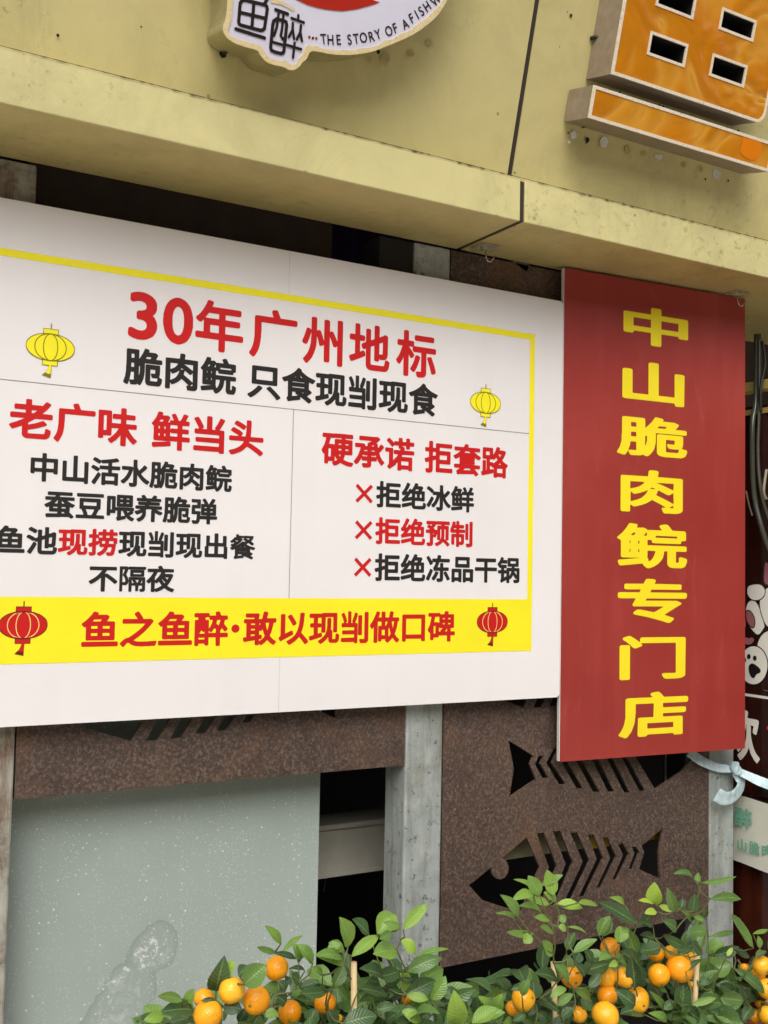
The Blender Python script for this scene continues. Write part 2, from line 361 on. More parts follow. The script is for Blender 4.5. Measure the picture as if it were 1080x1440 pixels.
# door
t = NT('dark maroon glass'); a = t.noise(1.0, 4, 0.6, t.mapped((4, 6, 1.6)))
t.set(t.ramp(a, [(0.3, s2l(32, 12, 8)), (0.6, s2l(56, 22, 14)), (0.8, s2l(86, 40, 22))]), 0.12); M['maroon'] = t.m
M['door_frame'] = plain('dark door frame', s2l(44, 38, 34), 0.35); M['decal_white'] = plain('white decal', s2l(244, 240, 228), 0.4, 0.05)
M['decal_pink'] = plain('pink decal', s2l(170, 104, 110), 0.4); M['decal_black'] = plain('black decal', s2l(28, 20, 18), 0.4)
M['decal_red'] = plain('red decal', s2l(190, 40, 30), 0.4); M['grey_strip'] = plain('grey green plastic strip', s2l(66, 68, 58), 0.15, 0.25, 14)
M['brass'] = plain('brass rail and warm reflection', s2l(236, 208, 120), 0.3, 0.15, 10, 0.5)  # kept light so the band below the rail reads as a warm reflection
M['label_cloth'] = plain('off white banner', s2l(214, 214, 198), 0.6, 0.08); M['green_ink'] = print_ink('green ink', s2l(110, 166, 140))
t = NT('pale blue ribbon'); t.set(t.ramp(t.noise(1, 4, 0.6, t.mapped((60, 60, 8))), [(0.3, s2l(176, 204, 210)), (0.7, s2l(216, 236, 240))]), 0.35); M['ribbon'] = t.m
# plants
t = NT('citrus leaf'); tone = t.attr('tone'); n1 = t.noise(35, 4, 0.6)
tt = t.math('ADD', t.math('MULTIPLY', t.math('SUBTRACT', n1, 0.5), 0.16), t.math('MULTIPLY', tone, 0.5))
c = t.ramp(tt, [(0.0, s2l(46, 72, 46)), (0.25, s2l(72, 104, 60)), (0.5, s2l(116, 154, 68)), (0.75, s2l(156, 192, 70)), (1.0, s2l(194, 216, 78))])
uv = t.n.new('ShaderNodeAttribute'); uv.attribute_name = 'across'; vein = t.ramp(uv.outputs['Fac'], [(0.0, 0.55), (0.10, 0.0)])
c = t.mix(vein, c, s2l(160, 190, 110)); t.set(c, t.ramp(t.noise(6, 2), [(0.3, 0.24), (0.7, 0.42)])); t.b.inputs['Specular IOR Level'].default_value = 0.6
sm_ = t.noise(60, 4, 0.6); c = t.mix(t.ramp(t.noise(18, 5, 0.7), [(0.6, 0.0), (0.72, 0.35)]), c, s2l(150, 156, 110)); al_ = t.attr('along'); ribs = t.math('SINE', t.math('MULTIPLY', t.math('SUBTRACT', al_, t.math('MULTIPLY', uv.outputs['Fac'], 0.22)), 62.0))
c = t.mix(t.ramp(ribs, [(0.80, 0.0), (0.97, 0.22)]), c, s2l(150, 178, 104))
geo_ = t.n.new('ShaderNodeNewGeometry'); c = t.mix(t.math('MULTIPLY', geo_.outputs['Backfacing'], 0.45), c, s2l(138, 160, 104))
t.link(c, t.b.inputs['Base Color']); t.bump(t.math('ADD', sm_, t.math('MULTIPLY', ribs, 0.18)), 0.45, 0.003)
tr = t.n.new('ShaderNodeBsdfTranslucent'); t.link(c, tr.inputs['Color'])
mx = t.n.new('ShaderNodeMixShader'); mx.inputs[0].default_value = 0.22
t.link(t.b.outputs[0], mx.inputs[1]); t.link(tr.outputs[0], mx.inputs[2]); t.link(mx.outputs[0], t.n['Material Output'].inputs['Surface']); M['leaf'] = t.m
t = NT('orange peel'); tone = t.attr('tone'); a = t.noise(14, 4); p = t.vor(230).outputs['Distance']; q = t.noise(9, 3)
c = t.ramp(t.math('ADD', t.math('MULTIPLY', tone, 0.7), t.math('MULTIPLY', a, 0.3)), [(0.02, s2l(206, 168, 36)), (0.16, s2l(246, 150, 12)), (0.5, s2l(253, 176, 28)), (0.9, s2l(255, 194, 48))])
c = t.mix(t.ramp(q, [(0.60, 0.0), (0.74, 0.30)]), c, s2l(206, 170, 40))
c = t.mix(t.ramp(t.vor(70).outputs['Distance'], [(0.06, 0.35), (0.12, 0.0)]), c, s2l(150, 90, 20))
t.set(c, 0.3); t.b.inputs['Subsurface Weight'].default_value = 0.12; t.b.inputs['Subsurface Radius'].default_value = (0.01, 0.005, 0.001)
t.bump(t.math('ADD', p, t.math('MULTIPLY', a, 0.4)), 0.35, 0.002); M['peel'] = t.m
M['calyx'] = plain('green calyx', s2l(120, 130, 60), 0.6)
M['twig'] = plain('green brown twig', s2l(96, 104, 56), 0.6, 0.3, 30); M['trunk'] = plain('grey bark', s2l(104, 92, 72), 0.85, 0.3, 40, bump=0.5)
M['stake'] = plain('pale bamboo', s2l(216, 192, 140), 0.55, 0.15, 18); M['pot'] = plain('red brown pot', s2l(120, 62, 46), 0.6, 0.15, 9); M['soil'] = plain('dark soil', s2l(54, 42, 32), 0.95, 0.4, 50, bump=0.8)

GLYPHS = [
[[42009,36012,30015,28018,28021,32034,36046,37054,40074,40080,40084,40104,41107,41183,43187,45189,48189,96189,100188,102186,103183,103146,103144,104144,110154,120172,129195,130197,132198,136198,148195,150193,152192,153189,153186,151182,152181,182181,186179,194174,196171,196168,187148,187147,212147,215146,217144,218142,218129,218127,215124,212123,134123,132122,132079,129054,127043,123032,118021,113012,110010,107009,104010,99014,97015,93012,85010,68009,65010,63011,62014,58026,58030,59032,61033,63034,77034,79035,79036,79072,77073,65073,64072,62054,58032,53016,51011,49009,46008],[153013,146014,141017,137023,135030,135112,135115,138118,141119,201119,205118,207117,208114,208079,207075,207068,204059,211055,215054,218052,219050,219039,217030,215024,212019,210017,204013,200012,156012],[161036,192036,193037,194038,195043,196053,195053,179052,170053,168055,166057,165061,163068,163072,165075,167076,169076,173075,182075,183076,184083,184093,183095,161095,160094,160039,160037],[103058,105063,108084,108104,107106,107106,103106,103104,103061],[66098,77098,79099,79118,78119,67119,65118,65100],[66144,77144,79145,79163,78164,67165,65164,65146],[137147,157147,160151,162156,162156,161157,142157,140155,137149,137148]],
[[46008,43011,42014,42161,42164,44166,48167,112168,113168,114175,115189,116193,118195,121196,135196,137195,139194,141193,142190,142186,140168,140168,202167,204167,207165,208163,208161,208025,206018,201013,198011,194009,184008,161008,157008,155011,151025,151029,151031,154033,156034,161034,161035,144050,127063,124064,120059,110049,100042,85034,79032,75032,73034,68040,68039,67038,67014,66010,64008,62008,48008],[173033,181033,182034,182043,182044,181043,173036,172034],[181053,182052,182053,183054,182100,182101,173091,171090,168090,165091,145106,140109,140104,136089,136087,164067],[68055,70055,76058,86063,97072,106086,112100,113107,103099,98096,89091,80087,77087,75089,69096,68097,68096],[68110,82116,91122,97129,100132,104140,104142,68142,67140,67113,68110],[120113,132113,134114,124120,120114,119114],[181113,182112,182114,183140,182142,139142,138141,139140,155131,171120]],
[[111008,107011,104015,100020,99022,99026,99027,91026,41017,38018,35020,34025,32035,32038,35041,39042,64046,88050,90050,87051,46051,43052,41054,40058,40122,39124,32130,30133,30136,44156,47162,54176,60192,61194,64196,68196,81194,83192,84189,84186,82180,82179,93179,96180,100180,109174,111170,112170,116171,149171,150172,149173,143186,143188,144190,146193,148194,157197,163197,166195,169191,179172,211171,213171,215169,216167,217164,217134,216131,214129,212128,205128,204127,204121,203118,200115,197115,129115,125116,123118,122121,122127,122128,114128,112129,111127,111106,112105,116106,212106,214106,217104,219102,219098,219087,218085,217083,214082,191082,189081,189037,189035,190035,195035,196035,197039,197054,197056,200058,202059,204059,213055,216054,219051,220048,220039,217025,215020,212015,208013,204011,181011,176012,171015,169018,167021,165027,165081,164082,157082,157081,155064,152050,148041,143032,136023,128015,116008,113008],[114038,114037,116038,121044,124048,127057,130067,132076,132081,131082,115082,112082,111082,111057,110053,112050,113048],[64075,64075,65076,65086,64088,64088,63086,63076],[87075,88075,89076,89086,88088,87088,86086,86076],[64111,64111,65112,65122,64124,64124,63122,63112],[87111,88111,89112,89122,88124,87124,86122,86112],[134139,191139,192139,192146,190147,134147,133146,133144,133139],[108146,109146,109149,109158,108160,101147,102146],[68146,73146,75147,79156,79157,72156,67148,67147]],
[[47008,36018,33020,33024,33026,35028,52039,68052,80064,89075,92076,96076,110071,112069,114065,113061,107054,92038,79026,64015,53008,50008],[195008,192010,184020,176028,160043,139060,137062,137064,138067,140069,152076,156077,159076,174064,189051,212029,216024,216021,214018,211015,200008,198008],[57083,55086,54089,54175,55179,57181,61182,190182,194181,196179,197175,197089,196086,193083,189083,61083],[81108,169108,170110,170156,169157,168157,81157,80156,80152,80110]],
[[68009,64012,62018,59023,58025,59029,63033,65038,64120,64121,63120,49115,45115,42115,40117,31129,31133,33136,36138,57146,70153,79158,93168,99172,106179,113186,120196,122197,125197,128197,140190,142187,142185,142182,143180,150174,161166,174158,184153,202146,217141,221139,222136,221132,217127,212120,209117,204117,187123,186123,186122,186083,192080,200074,202071,203068,202066,200064,176046,176046,178044,199031,203026,203023,203021,192010,188008,184009,162024,141037,138038,137036,138028,136025,133023,90014,78011,72009],[90040,91040,117044,123046,123046,111053,109054,108057,108059,108061,110064,110064,91064,90063],[149061,152060,158064,157064,144064,144064],[91088,157088,159089,159092,159093,157093,92093,90093,90089],[91116,157116,159117,159118,159119,157120,92120,90119,90117],[106144,109144,110145,109146,107147,105145],[140144,146144,147145,134155,134154,134153,139145]],
[[100008,96011,88020,87022,88025,91029,106038,116047,127059,132067,137081,140093,141107,142111,142150,142154,144156,147157,161157,163157,166154,167151,167103,165089,166088,170088,172087,174085,175082,175036,177035,192036,193037,194045,194053,196064,196065,199067,204067,214062,217060,218057,218051,217036,214025,211021,207017,200013,167013,162014,157016,155018,151025,150034,150045,149046,137032,127022,115014,107009,104008],[38029,36031,34033,32044,32050,33052,36054,55059,59061,59101,58103,43103,39104,37106,37108,37122,38125,41127,57128,59128,59157,58158,39158,36159,35161,33164,33177,34179,36182,38183,40183,102183,106182,110186,114187,197187,200187,202185,204182,204180,204081,204077,202075,198073,184073,181075,179078,179161,177162,132162,132161,132079,130075,127073,123073,111073,109074,107075,106079,106105,105108,104105,100103,85103,85101,85068,86068,103073,107072,109070,110068,112054,111051,108048,104047,44029],[105123,106124,106125,106158,105159,85158,85157,85128,86128,100127,103126]],
[[110011,102012,93016,89020,87025,85032,85067,84068,64059,48052,46051,43052,41053,30067,30071,31073,32074,64088,84098,94104,93105,92105,39105,36106,34108,33111,33125,35129,37130,40131,97131,99132,99143,98145,56145,52146,50149,50151,50164,51167,53169,56170,98170,99171,99192,101195,104196,120196,122195,124194,125191,125171,126170,167170,171169,174172,184185,187188,189188,193188,204182,207180,208178,208175,207172,193154,172132,172131,174131,210131,213130,216128,217125,217111,217108,214106,211105,141105,112085,111083,112076,114076,119078,143085,162093,171097,174098,179097,190087,192084,192079,191078,189076,172069,146060,112051,111050,111039,111037,112036,116035,179036,182038,183041,185050,185058,188061,192062,207056,210053,210046,210039,208032,205024,203021,196015,189012,184011,113011],[126131,132131,141138,148144,147145,126145,125144,125140,125132]],
[[46006,32018,31020,31023,32026,36033,42045,45054,48068,50091,51161,51163,53165,57167,119167,120168,119170,114184,114189,116192,119194,133196,137196,139193,149168,150167,210167,212166,214164,216161,216146,213143,210141,78141,78139,78104,77099,77083,75068,73054,70042,65030,59017,52007,49006]],
[[146008,143011,141014,141057,141058,140059,130046,122037,112028,101020,97019,94021,84032,83035,83039,85041,93046,100052,113065,120073,127085,131091,131092,130093,101093,100092,99061,99058,96056,93055,63055,62054,62044,60042,57041,43040,40041,38043,37047,37171,38175,40178,44178,93178,95178,97177,99175,99172,100120,100118,139118,141119,141138,139139,108139,105139,103141,102144,102158,104162,105163,107164,140164,141166,141189,143193,145194,147195,161195,164194,166193,167189,167166,168164,204164,207163,209161,210158,210145,208141,206139,204139,168139,167137,167120,168119,169118,212118,214117,217115,217112,217098,217096,214094,211093,179093,177092,187075,199059,205052,218041,220038,219035,211026,207021,204019,201020,197022,187032,182038,168057,168057,168055,167014,167011,165009,162008,148008],[63081,73081,75082,75151,74153,64153,62152,62082]],
[[160007,157009,156012,156050,155052,119052,115051,46051,43052,41055,40058,40122,38125,32130,30132,30135,32139,40149,50165,56179,60193,63196,65196,69196,80195,82193,84191,85189,82180,83179,100179,107180,111178,118173,119170,119166,110148,109147,111146,118146,118146,119154,121157,122158,136158,137159,132170,126182,127184,128186,133190,142192,145192,148189,151183,160165,161159,162158,169158,170159,177171,184189,187192,189193,192193,202191,206189,208187,209184,208182,198159,199158,211158,213157,214156,216152,216140,215138,214136,211134,182134,181132,181118,182117,207117,210116,212114,213111,213098,210094,207093,182093,181091,181079,181078,182077,213077,216076,218074,219071,219057,217054,214052,182052,181050,181014,180010,179008,175007,162007],[38017,36019,35021,33032,33038,35040,37041,42042,73045,114050,121049,124047,125045,125033,125030,122027,118026,45017],[64075,69075,70075,70086,69088,64088,64087,64076],[93075,97075,98075,98086,97088,93088,92087,92076],[122077,155077,156079,156092,154093,129093,125094,122098,121097,121093,121079],[64111,69111,70111,70122,69124,64124,64123,64112],[93111,97111,98111,98122,97124,93124,92123,92112],[122112,125115,128117,155117,156118,156133,154134,122134,122134,121114],[69146,82147,83149,87156,86157,73156,68148,68147]],
[[179008,176011,175015,173016,52016,49017,46018,45022,45036,46039,48041,50042,173042,174042,175043,175059,174061,61061,59061,57063,55067,55080,57083,60085,174086,175087,175100,175101,173102,56102,52103,50105,49108,49122,50126,52128,54128,70128,71129,69136,61151,54164,47174,47179,49182,64188,67188,69186,75179,85163,94146,96141,96138,95135,93133,86129,89128,111128,111130,111189,112193,114195,117196,132196,135196,138193,139190,139129,140128,154128,156129,157129,155131,153133,153136,153139,165158,172173,178186,181189,185189,200184,203182,204179,203175,186143,177129,179128,196128,200126,202123,202013,200010,197008,182008]],
[[46010,43012,35023,34027,36030,39033,53036,68042,80048,90055,100064,108074,112082,111082,110083,40083,36084,35086,34088,34102,35105,38107,41108,83108,85108,85109,76116,66121,45132,44133,43136,44139,53150,55152,59152,71147,90138,102130,105127,106125,106120,98109,98108,120108,121109,121113,123125,123131,124134,124146,125150,125156,124158,114143,111142,108142,105144,97149,87155,64166,61170,61173,62175,69186,72187,77187,92181,109172,121164,124161,125164,125188,126192,129194,131194,145194,148193,151190,151186,151152,150148,150134,148114,148108,212108,214107,216104,217089,215086,213083,211083,143083,141082,140078,140077,143076,158069,173060,187052,203041,210036,214031,216028,215024,204012,201011,198011,182024,165035,149045,129056,125051,113039,103031,93025,82020,68014,52009]],
[[115008,112011,111014,111069,111071,68071,68070,67064,67062,64060,62059,47059,44061,43063,42066,42157,43159,44161,48162,111162,111164,111190,112193,114195,117196,132196,136195,137193,138191,138164,139162,202162,205161,207159,208155,208065,207062,204060,188060,185061,183063,182065,182070,181071,139071,138069,138014,137011,136009,132008,118008],[68096,111096,111098,111136,110136,68136,68136,67132,67098],[139096,181096,182098,182136,180136,139136,138136,138132,138098]],
[[184009,182011,181012,180021,179022,51022,48023,46025,44027,44029,44149,45152,46154,50156,64156,68154,70151,70050,71049,75049,110049,111050,111187,112190,114193,118194,132194,136193,137191,138189,138051,138050,139049,179049,180050,180152,182155,186156,200156,203156,204154,206152,207149,206014,205011,201009,187008]],
[[103008,100011,98014,98087,99090,100093,104094,140094,140096,140114,139115,91115,87116,86115,85112,79102,75099,71098,68100,54109,34120,32123,32127,33130,40139,43141,46141,61134,84121,85122,85136,86138,89140,92140,140140,140142,140157,139158,137158,115155,104154,101155,99157,96164,86152,83151,80151,60163,44172,41176,41179,42181,47189,50192,53193,57193,71187,92174,94174,96177,99178,121181,151186,170189,191195,193196,195195,202190,209182,210179,209175,207173,201171,190168,166163,165161,165141,167140,211140,214140,217138,218135,218119,216116,213115,166114,165113,165096,165095,167094,200094,204093,205090,206087,206016,205013,204011,200009,187009,183011,180016,125016,124015,123013,122011,119008,108008],[50011,41018,37022,36025,36029,56061,72089,76093,79093,81093,88087,93082,94079,94075,78046,60015,56011,53011],[125041,180041,181043,181068,179069,125069,124068,124064,124043]],
[[93008,91009,89011,84026,84029,86032,87034,89035,111035,112036,112127,111128,111126,109118,101096,97086,88068,79055,72046,61035,56031,51028,47027,44028,32039,31043,31046,36050,44057,52064,63079,69088,75101,80114,82120,80121,43121,40121,38123,37126,37142,39146,42147,44147,99147,106145,111142,112143,112144,112189,113192,114194,118196,134195,137193,138190,139146,144134,150123,151123,161133,171144,181157,183159,187160,191158,200152,203148,204144,203140,190125,164100,175086,189072,204061,219052,222049,222045,221043,215037,210029,207028,205028,201029,189036,180043,171051,157066,151074,139091,139090,139088,139026,137021,135018,130012,123009,111008,95008]],
[[195009,191012,185018,183019,158018,155018,144018,140017,129017,126016,115016,111015,100015,96015,84015,80014,68014,64013,50013,46012,43013,41014,40017,39021,39028,38032,39035,42037,54039,70039,74039,105040,111041,111043,111050,111051,66051,63052,61054,60057,60083,59084,58084,48079,43079,39081,30093,30096,32100,54112,65119,75128,73129,40129,37130,35132,34135,34148,36151,38153,40153,93153,95155,98161,96162,55162,52163,49165,48168,48181,49183,50185,53186,55186,196186,200186,202184,203180,203168,202164,200163,196162,129162,127161,124154,125154,126153,211153,214153,216150,217147,217134,215131,213129,210129,174129,172128,172128,176124,188117,201110,217104,219102,220100,220097,218095,210085,207082,201082,189086,189086,188057,186051,196042,211027,213025,214021,214018,212016,202009,199008],[139042,143042,154043,156043,154046,154050,153051,139051,138050,138049,138043],[86075,111075,111076,111083,110084,86084,86083,85082,86076],[139075,161075,162076,162083,161084,139084,138083,138082,138076],[94108,111108,111110,112123,114126,116128,114129,109128,102119,94111,93109],[139108,153108,154109,136128,134128,133128,136126,138123,138110]],
[[38015,35018,34021,34034,35036,37038,40039,81039,82040,83040,79054,71072,70077,60078,57080,56082,56146,56149,58151,61152,63153,184153,187152,190150,191147,192145,191082,190080,188078,180077,179071,164040,165039,209039,212039,215036,216033,216020,215018,214016,211015,209015,41015],[110039,132039,135040,147065,151076,151078,97078,97076,101068,106055,109045,110040],[83103,164103,165104,164126,164127,162127,83127,82126,82125,82104],[42162,39164,38166,38180,39184,41185,43186,205186,209185,210183,211181,211166,209163,206162,45161]],
[[111007,107010,105018,102024,101026,102029,106033,108038,108075,107077,97077,96064,95061,93060,90059,64059,64057,63045,62043,60041,57040,44040,41042,39044,39047,39171,40175,43177,46178,90178,93177,95175,96171,96104,97102,213102,216101,219098,219093,219081,216078,210077,209076,215069,215066,214064,208058,192048,191046,196042,204036,218029,221027,221024,220021,211008,207007,204007,193012,179022,167035,166035,165032,166029,165025,164022,161021,126011,114007],[134040,135040,138040,158045,159046,153057,145076,144077,136077,134076],[176067,177066,184071,190075,191076,190077,173077,171077,172075],[64084,71084,72085,72151,71153,64153,64152,64086],[107106,104108,103111,103182,103185,105187,107188,110189,203189,206188,208186,210182,210112,209109,207107,204105,202105,110105],[128129,143129,143129,143135,142136,128136,127135,127132,127129],[168129,184129,185129,185135,183136,168136,168135,167132,168129],[128158,143158,143159,143165,142165,128165,127164,127162,127159],[168158,184158,185159,185165,183165,168165,168164,167162,168159]],
[[57007,53011,45020,44023,45026,47029,59035,66040,73047,77052,79057,81064,81070,79070,65063,49057,44057,40060,31072,30075,32079,35081,47085,56088,65093,71096,69097,40097,37098,35100,34103,34114,35117,37120,40121,96121,98124,96125,58125,55126,53128,52130,52142,53145,54147,57148,108148,109149,110150,108151,47152,44153,43157,43169,44172,46174,49174,79175,79175,79176,73185,72187,73190,75192,78194,88197,90197,94196,97193,103186,109175,111175,143175,145179,155195,158197,162197,176194,179191,180189,180186,174175,175175,202174,206173,207171,208169,208157,207153,204152,139151,137150,137148,139148,192148,195147,198145,199142,199130,198128,196126,192125,129125,128124,127121,127121,129121,209121,212120,215117,215114,215103,214100,212098,209097,180097,179096,183093,196087,216080,219077,219073,218070,214066,209059,207057,204057,196059,186063,169072,168072,167014,166011,164008,161008,147008,143009,141012,141085,142088,146091,145092,139097,113097,111096,105090,107085,107063,106056,104047,100039,95031,84020,75014,63007,60007]],
[[147008,144011,143014,143042,143043,141043,97043,96043,94028,90018,84012,78009,71008,53008,46010,43012,41019,38027,38031,40033,43034,45035,49034,60034,64033,68034,69035,70039,71047,74075,74076,72077,40077,38078,36080,35082,35086,36089,36100,36103,36119,37123,37140,39143,43145,73145,74146,74161,74161,72162,41162,38163,35166,34169,34182,35184,37186,41187,93187,96187,98185,99182,100180,100127,99124,97121,94120,61120,60118,61102,62101,94101,98100,100097,100095,100090,100087,100077,99073,99069,100068,141068,143069,143071,142072,108072,105074,102078,102150,104154,107155,125155,127156,121166,112180,111184,112187,114189,125194,129195,132193,139184,149169,152161,153158,152156,153155,157155,159156,163162,178191,180194,182195,186195,200191,203189,203186,203182,198173,188156,189155,207155,209154,211150,211077,209074,206072,170072,169071,169069,171068,212068,215068,218066,219063,219048,217045,214044,170043,169042,169014,168011,166008,164008,150008],[128096,142096,143096,143102,141103,128103,127102,127100,127096],[170096,185096,186096,186102,184103,170103,169102,169100,169096],[128125,142125,143126,143131,141132,128132,127131,127129,127126],[170125,185125,186126,186131,184132,170132,169130,169126]],
[[39017,36018,35021,35036,36039,38041,40042,209042,213040,214039,215036,215021,213018,210016,42016],[59049,56051,55054,55117,54117,49115,45117,35129,34131,34134,36136,38139,53150,67164,81180,89193,92196,96197,113193,115191,116189,116186,114182,115181,155181,159180,168174,169171,170168,169166,167161,158148,158147,193146,195145,197143,198139,198054,197051,195049,191048,62048],[82072,111072,112074,112085,111086,82086,81085,81081,81073],[139072,171072,172074,171085,170086,139086,138085,138081,138073],[82109,111109,112111,112122,111122,82122,81121,81118,81110],[139109,171109,172111,171122,170122,139122,138121,138118,138110],[89146,124146,128150,131155,131156,129156,96156,90150,88147]],
[[124010,119011,114013,108016,103022,101028,99041,99095,98096,97095,89093,86093,82096,79103,78103,73099,71099,68099,50111,33120,31123,31127,33131,39139,42140,46141,52139,71129,80123,84119,86119,98124,99125,99171,100174,101175,105178,120177,122176,125173,125171,125135,126135,129135,141140,142141,142143,142189,142192,144194,147196,163195,166193,167190,167153,168151,188158,193162,195163,198163,207159,210157,212155,212152,211148,211114,210110,210092,210088,210082,209076,207070,205068,201063,201062,204062,211058,216057,219054,220052,220048,218036,215027,211019,205014,200012,192010,127010],[53011,46016,39022,37025,38029,59064,72090,74092,76093,81093,93082,95079,94076,82052,63017,61014,58012,56011],[131035,186035,189035,191037,193040,194049,194055,196059,195060,187058,173058,168059,168059,167054,165052,163051,148051,144052,142054,142057,142111,142112,141112,126107,125106,125039,126036],[168083,182083,184085,185091,185101,186105,186128,185129,168123,168122,167085],[79152,67160,58165,44172,42175,41179,43182,48189,52193,56194,62192,85180,93175,95171,96169,96166,88154,84152]],
[[98009,96011,87021,86025,87027,90031,99035,107040,112043,118050,124057,130070,129071,128071,105071,102072,100075,100077,100089,101092,103094,101095,99095,98094,97091,94088,81083,79082,79031,78023,76018,70013,64010,58009,42009,39011,37013,33026,33029,34032,36033,38034,52034,54035,54072,53073,52073,40069,37069,35071,33073,31079,29086,29089,31093,34095,53101,54132,53133,37133,35134,33136,32139,32152,32154,34157,36158,52158,54159,54190,55193,58195,74196,76195,78193,79189,79159,80158,82158,90158,91159,91172,93175,95176,97177,118177,118179,119191,120193,122195,125196,137196,141194,142193,143190,143178,144177,148177,164177,165179,165191,166193,168195,171196,183196,186195,188193,189191,189179,190177,212177,215175,217171,217157,216155,214153,211152,191152,189151,189141,189138,189137,211137,214135,216131,216100,215098,213096,211095,205095,204094,207091,207088,205064,201039,196025,195021,190016,186013,180011,154011,152011,150013,144028,144030,145032,147035,150035,168035,172036,175042,179061,179068,179070,179071,158071,157070,152056,147046,140036,134028,125021,116015,104009,100008],[115095,135095,136095,136098,137109,140113,139114,138114,118114,117112,117100,117098,115096],[163095,193095,194096,192098,191100,191113,189114,161114,160113,162111,163108,162096],[79111,80110,87112,92112,93113,92133,81133,79132],[97137,118137,119138,118141,118151,117152,98152,97150],[143137,165137,165138,165141,164151,163152,144152,143151,143141,143138]],
[[183009,181011,180012,179018,179019,50019,47020,45021,43025,43094,44097,46099,49100,54100,55101,53104,52107,52172,53175,54177,58178,72178,75178,78175,78171,78128,79126,82126,109126,111127,111189,112193,114195,117196,133196,136194,138192,139189,139128,139126,171126,172128,172171,172175,175178,179179,193179,196178,197177,199173,199107,198104,196101,197100,201100,204099,206097,206095,206014,205011,202009,186008],[71045,109045,111046,111099,110100,70100,68100,68100,70097,71094,71046],[139045,178045,179046,179094,180097,182100,182100,140100,139100,139046]],
[[189010,167021,136034,135033,134024,132022,129020,86014,73011,68011,66013,61023,61025,62028,68032,69036,69083,68084,68084,52078,48077,45077,42079,37086,34089,33092,34094,36097,48100,43103,36112,36115,37118,40120,50122,57125,63129,62130,55134,47129,46129,43129,34137,33140,33143,36145,45151,55161,64172,67173,74172,75172,75190,76193,78194,81195,93195,94194,95192,96186,97186,125185,129184,131186,133186,195186,200185,204182,206181,207179,205175,200163,194154,186146,200136,207130,208127,207124,198115,195114,191115,184121,168132,152123,152122,154121,173112,193105,214100,217098,218096,218094,218093,210082,208080,203080,183086,182086,182086,182061,186063,189062,199056,200054,201052,200050,199048,185036,185036,202028,204026,204024,204021,196011,193010],[93035,117038,119039,120039,118043,118046,116047,93046,92046,92037,92036],[162045,164045,165046,164046,162046,161046],[93064,157064,159065,157066,93066,92065],[106101,112101,113102,111104,110105,105102],[139101,145101,147102,133110,134108],[74111,75110,76111,95120,107129,124144,127144,134140,136140,144143,147144,146145,140148,132153,129155,129157,129160,134164,136166,136166,132167,129169,125168,114167,114167,121162,124159,123156,118147,111138,99127,89120],[81140,82140,85142,91147,92148,74149,71148,70147,71146],[166157,168158,170160,175164,176166,175167,152167,150166,152164]],
[[115009,112011,111014,111105,111105,110105,99094,79078,61066,50060,46060,43062,33075,32078,33081,35083,48091,61099,82115,99133,107143,114152,116156,116157,114157,41157,38159,37162,36176,37179,40182,43182,207182,211181,213179,214174,213162,213160,211158,207157,150157,139139,139132,139131,145135,150135,174119,196103,212089,219082,219079,218075,205063,203062,200063,174086,149105,139111,139111,139109,138013,136010,133008,118008]],
[[104010,102012,101014,101079,100082,100080,99075,97067,94063,90059,85056,80055,65055,63056,61058,61057,60014,59011,56010,44010,42011,40013,40182,40185,42186,44187,89187,92186,99182,100182,103186,105186,211186,214186,215184,216182,216170,215167,212165,105165,102166,100168,99167,84129,91118,95110,99100,99096,100090,100088,101090,101108,103111,106113,208113,211112,213108,213022,211018,209014,204011,193009,182009,179010,178013,175024,175026,176029,179030,190030,192031,192051,191053,188052,169052,168051,167017,166015,164014,152014,149014,147016,147018,146051,145052,126052,123054,122052,122012,121010,118009,107009],[123069,123069,126071,135071,136071,131080,126087,126089,126092,125093,123093,122092],[190070,192070,192071,192091,191093,190092,190086,181071,182071,188071],[157071,158071,159071,163078,170091,170092,169093,146092,146092,155079,157074],[61076,73076,75077,77079,79086,79090,78096,74107,70113,61125,61123,60120,60078],[112116,111118,110120,110157,111161,113163,200163,202163,204161,205157,205120,204118,202116,115115],[61129,61128,62130,64135,71152,74164,75164,74165,62165,61164,60131],[132134,183134,184135,184143,182143,132143,131143,131136,131135]],
[[64008,61011,60014,60079,59080,58079,48069,46069,43069,40070,35076,29081,28083,28086,29089,43102,57119,65131,75149,73150,41150,38151,36153,35156,35169,36172,39174,41174,111175,111175,111176,106185,106188,107190,110193,124197,128196,132193,143175,210174,214173,215171,216169,216156,215153,213151,209150,157150,157149,153140,154140,155139,198139,208135,211132,211129,209120,201100,193084,188076,181065,174057,172054,177051,190042,203037,216032,219029,221026,220023,211010,207008,204008,192012,171022,164028,155034,152036,138026,128021,115014,99008,96008,93009,86018,86017,85011,83009,82008,77008],[86032,86031,94034,107039,121047,133055,124068,114082,113082,102071,99070,96070,94071,87078,86078,86078],[152072,154072,158078,158079,154081,136099,133102,132101,137093,143084],[86093,87093,93098,101107,110118,122136,127148,128149,127150,105150,104149,95131,86114],[171099,171098,172099,176107,179113,179114,156114,155114,157112,160110]],
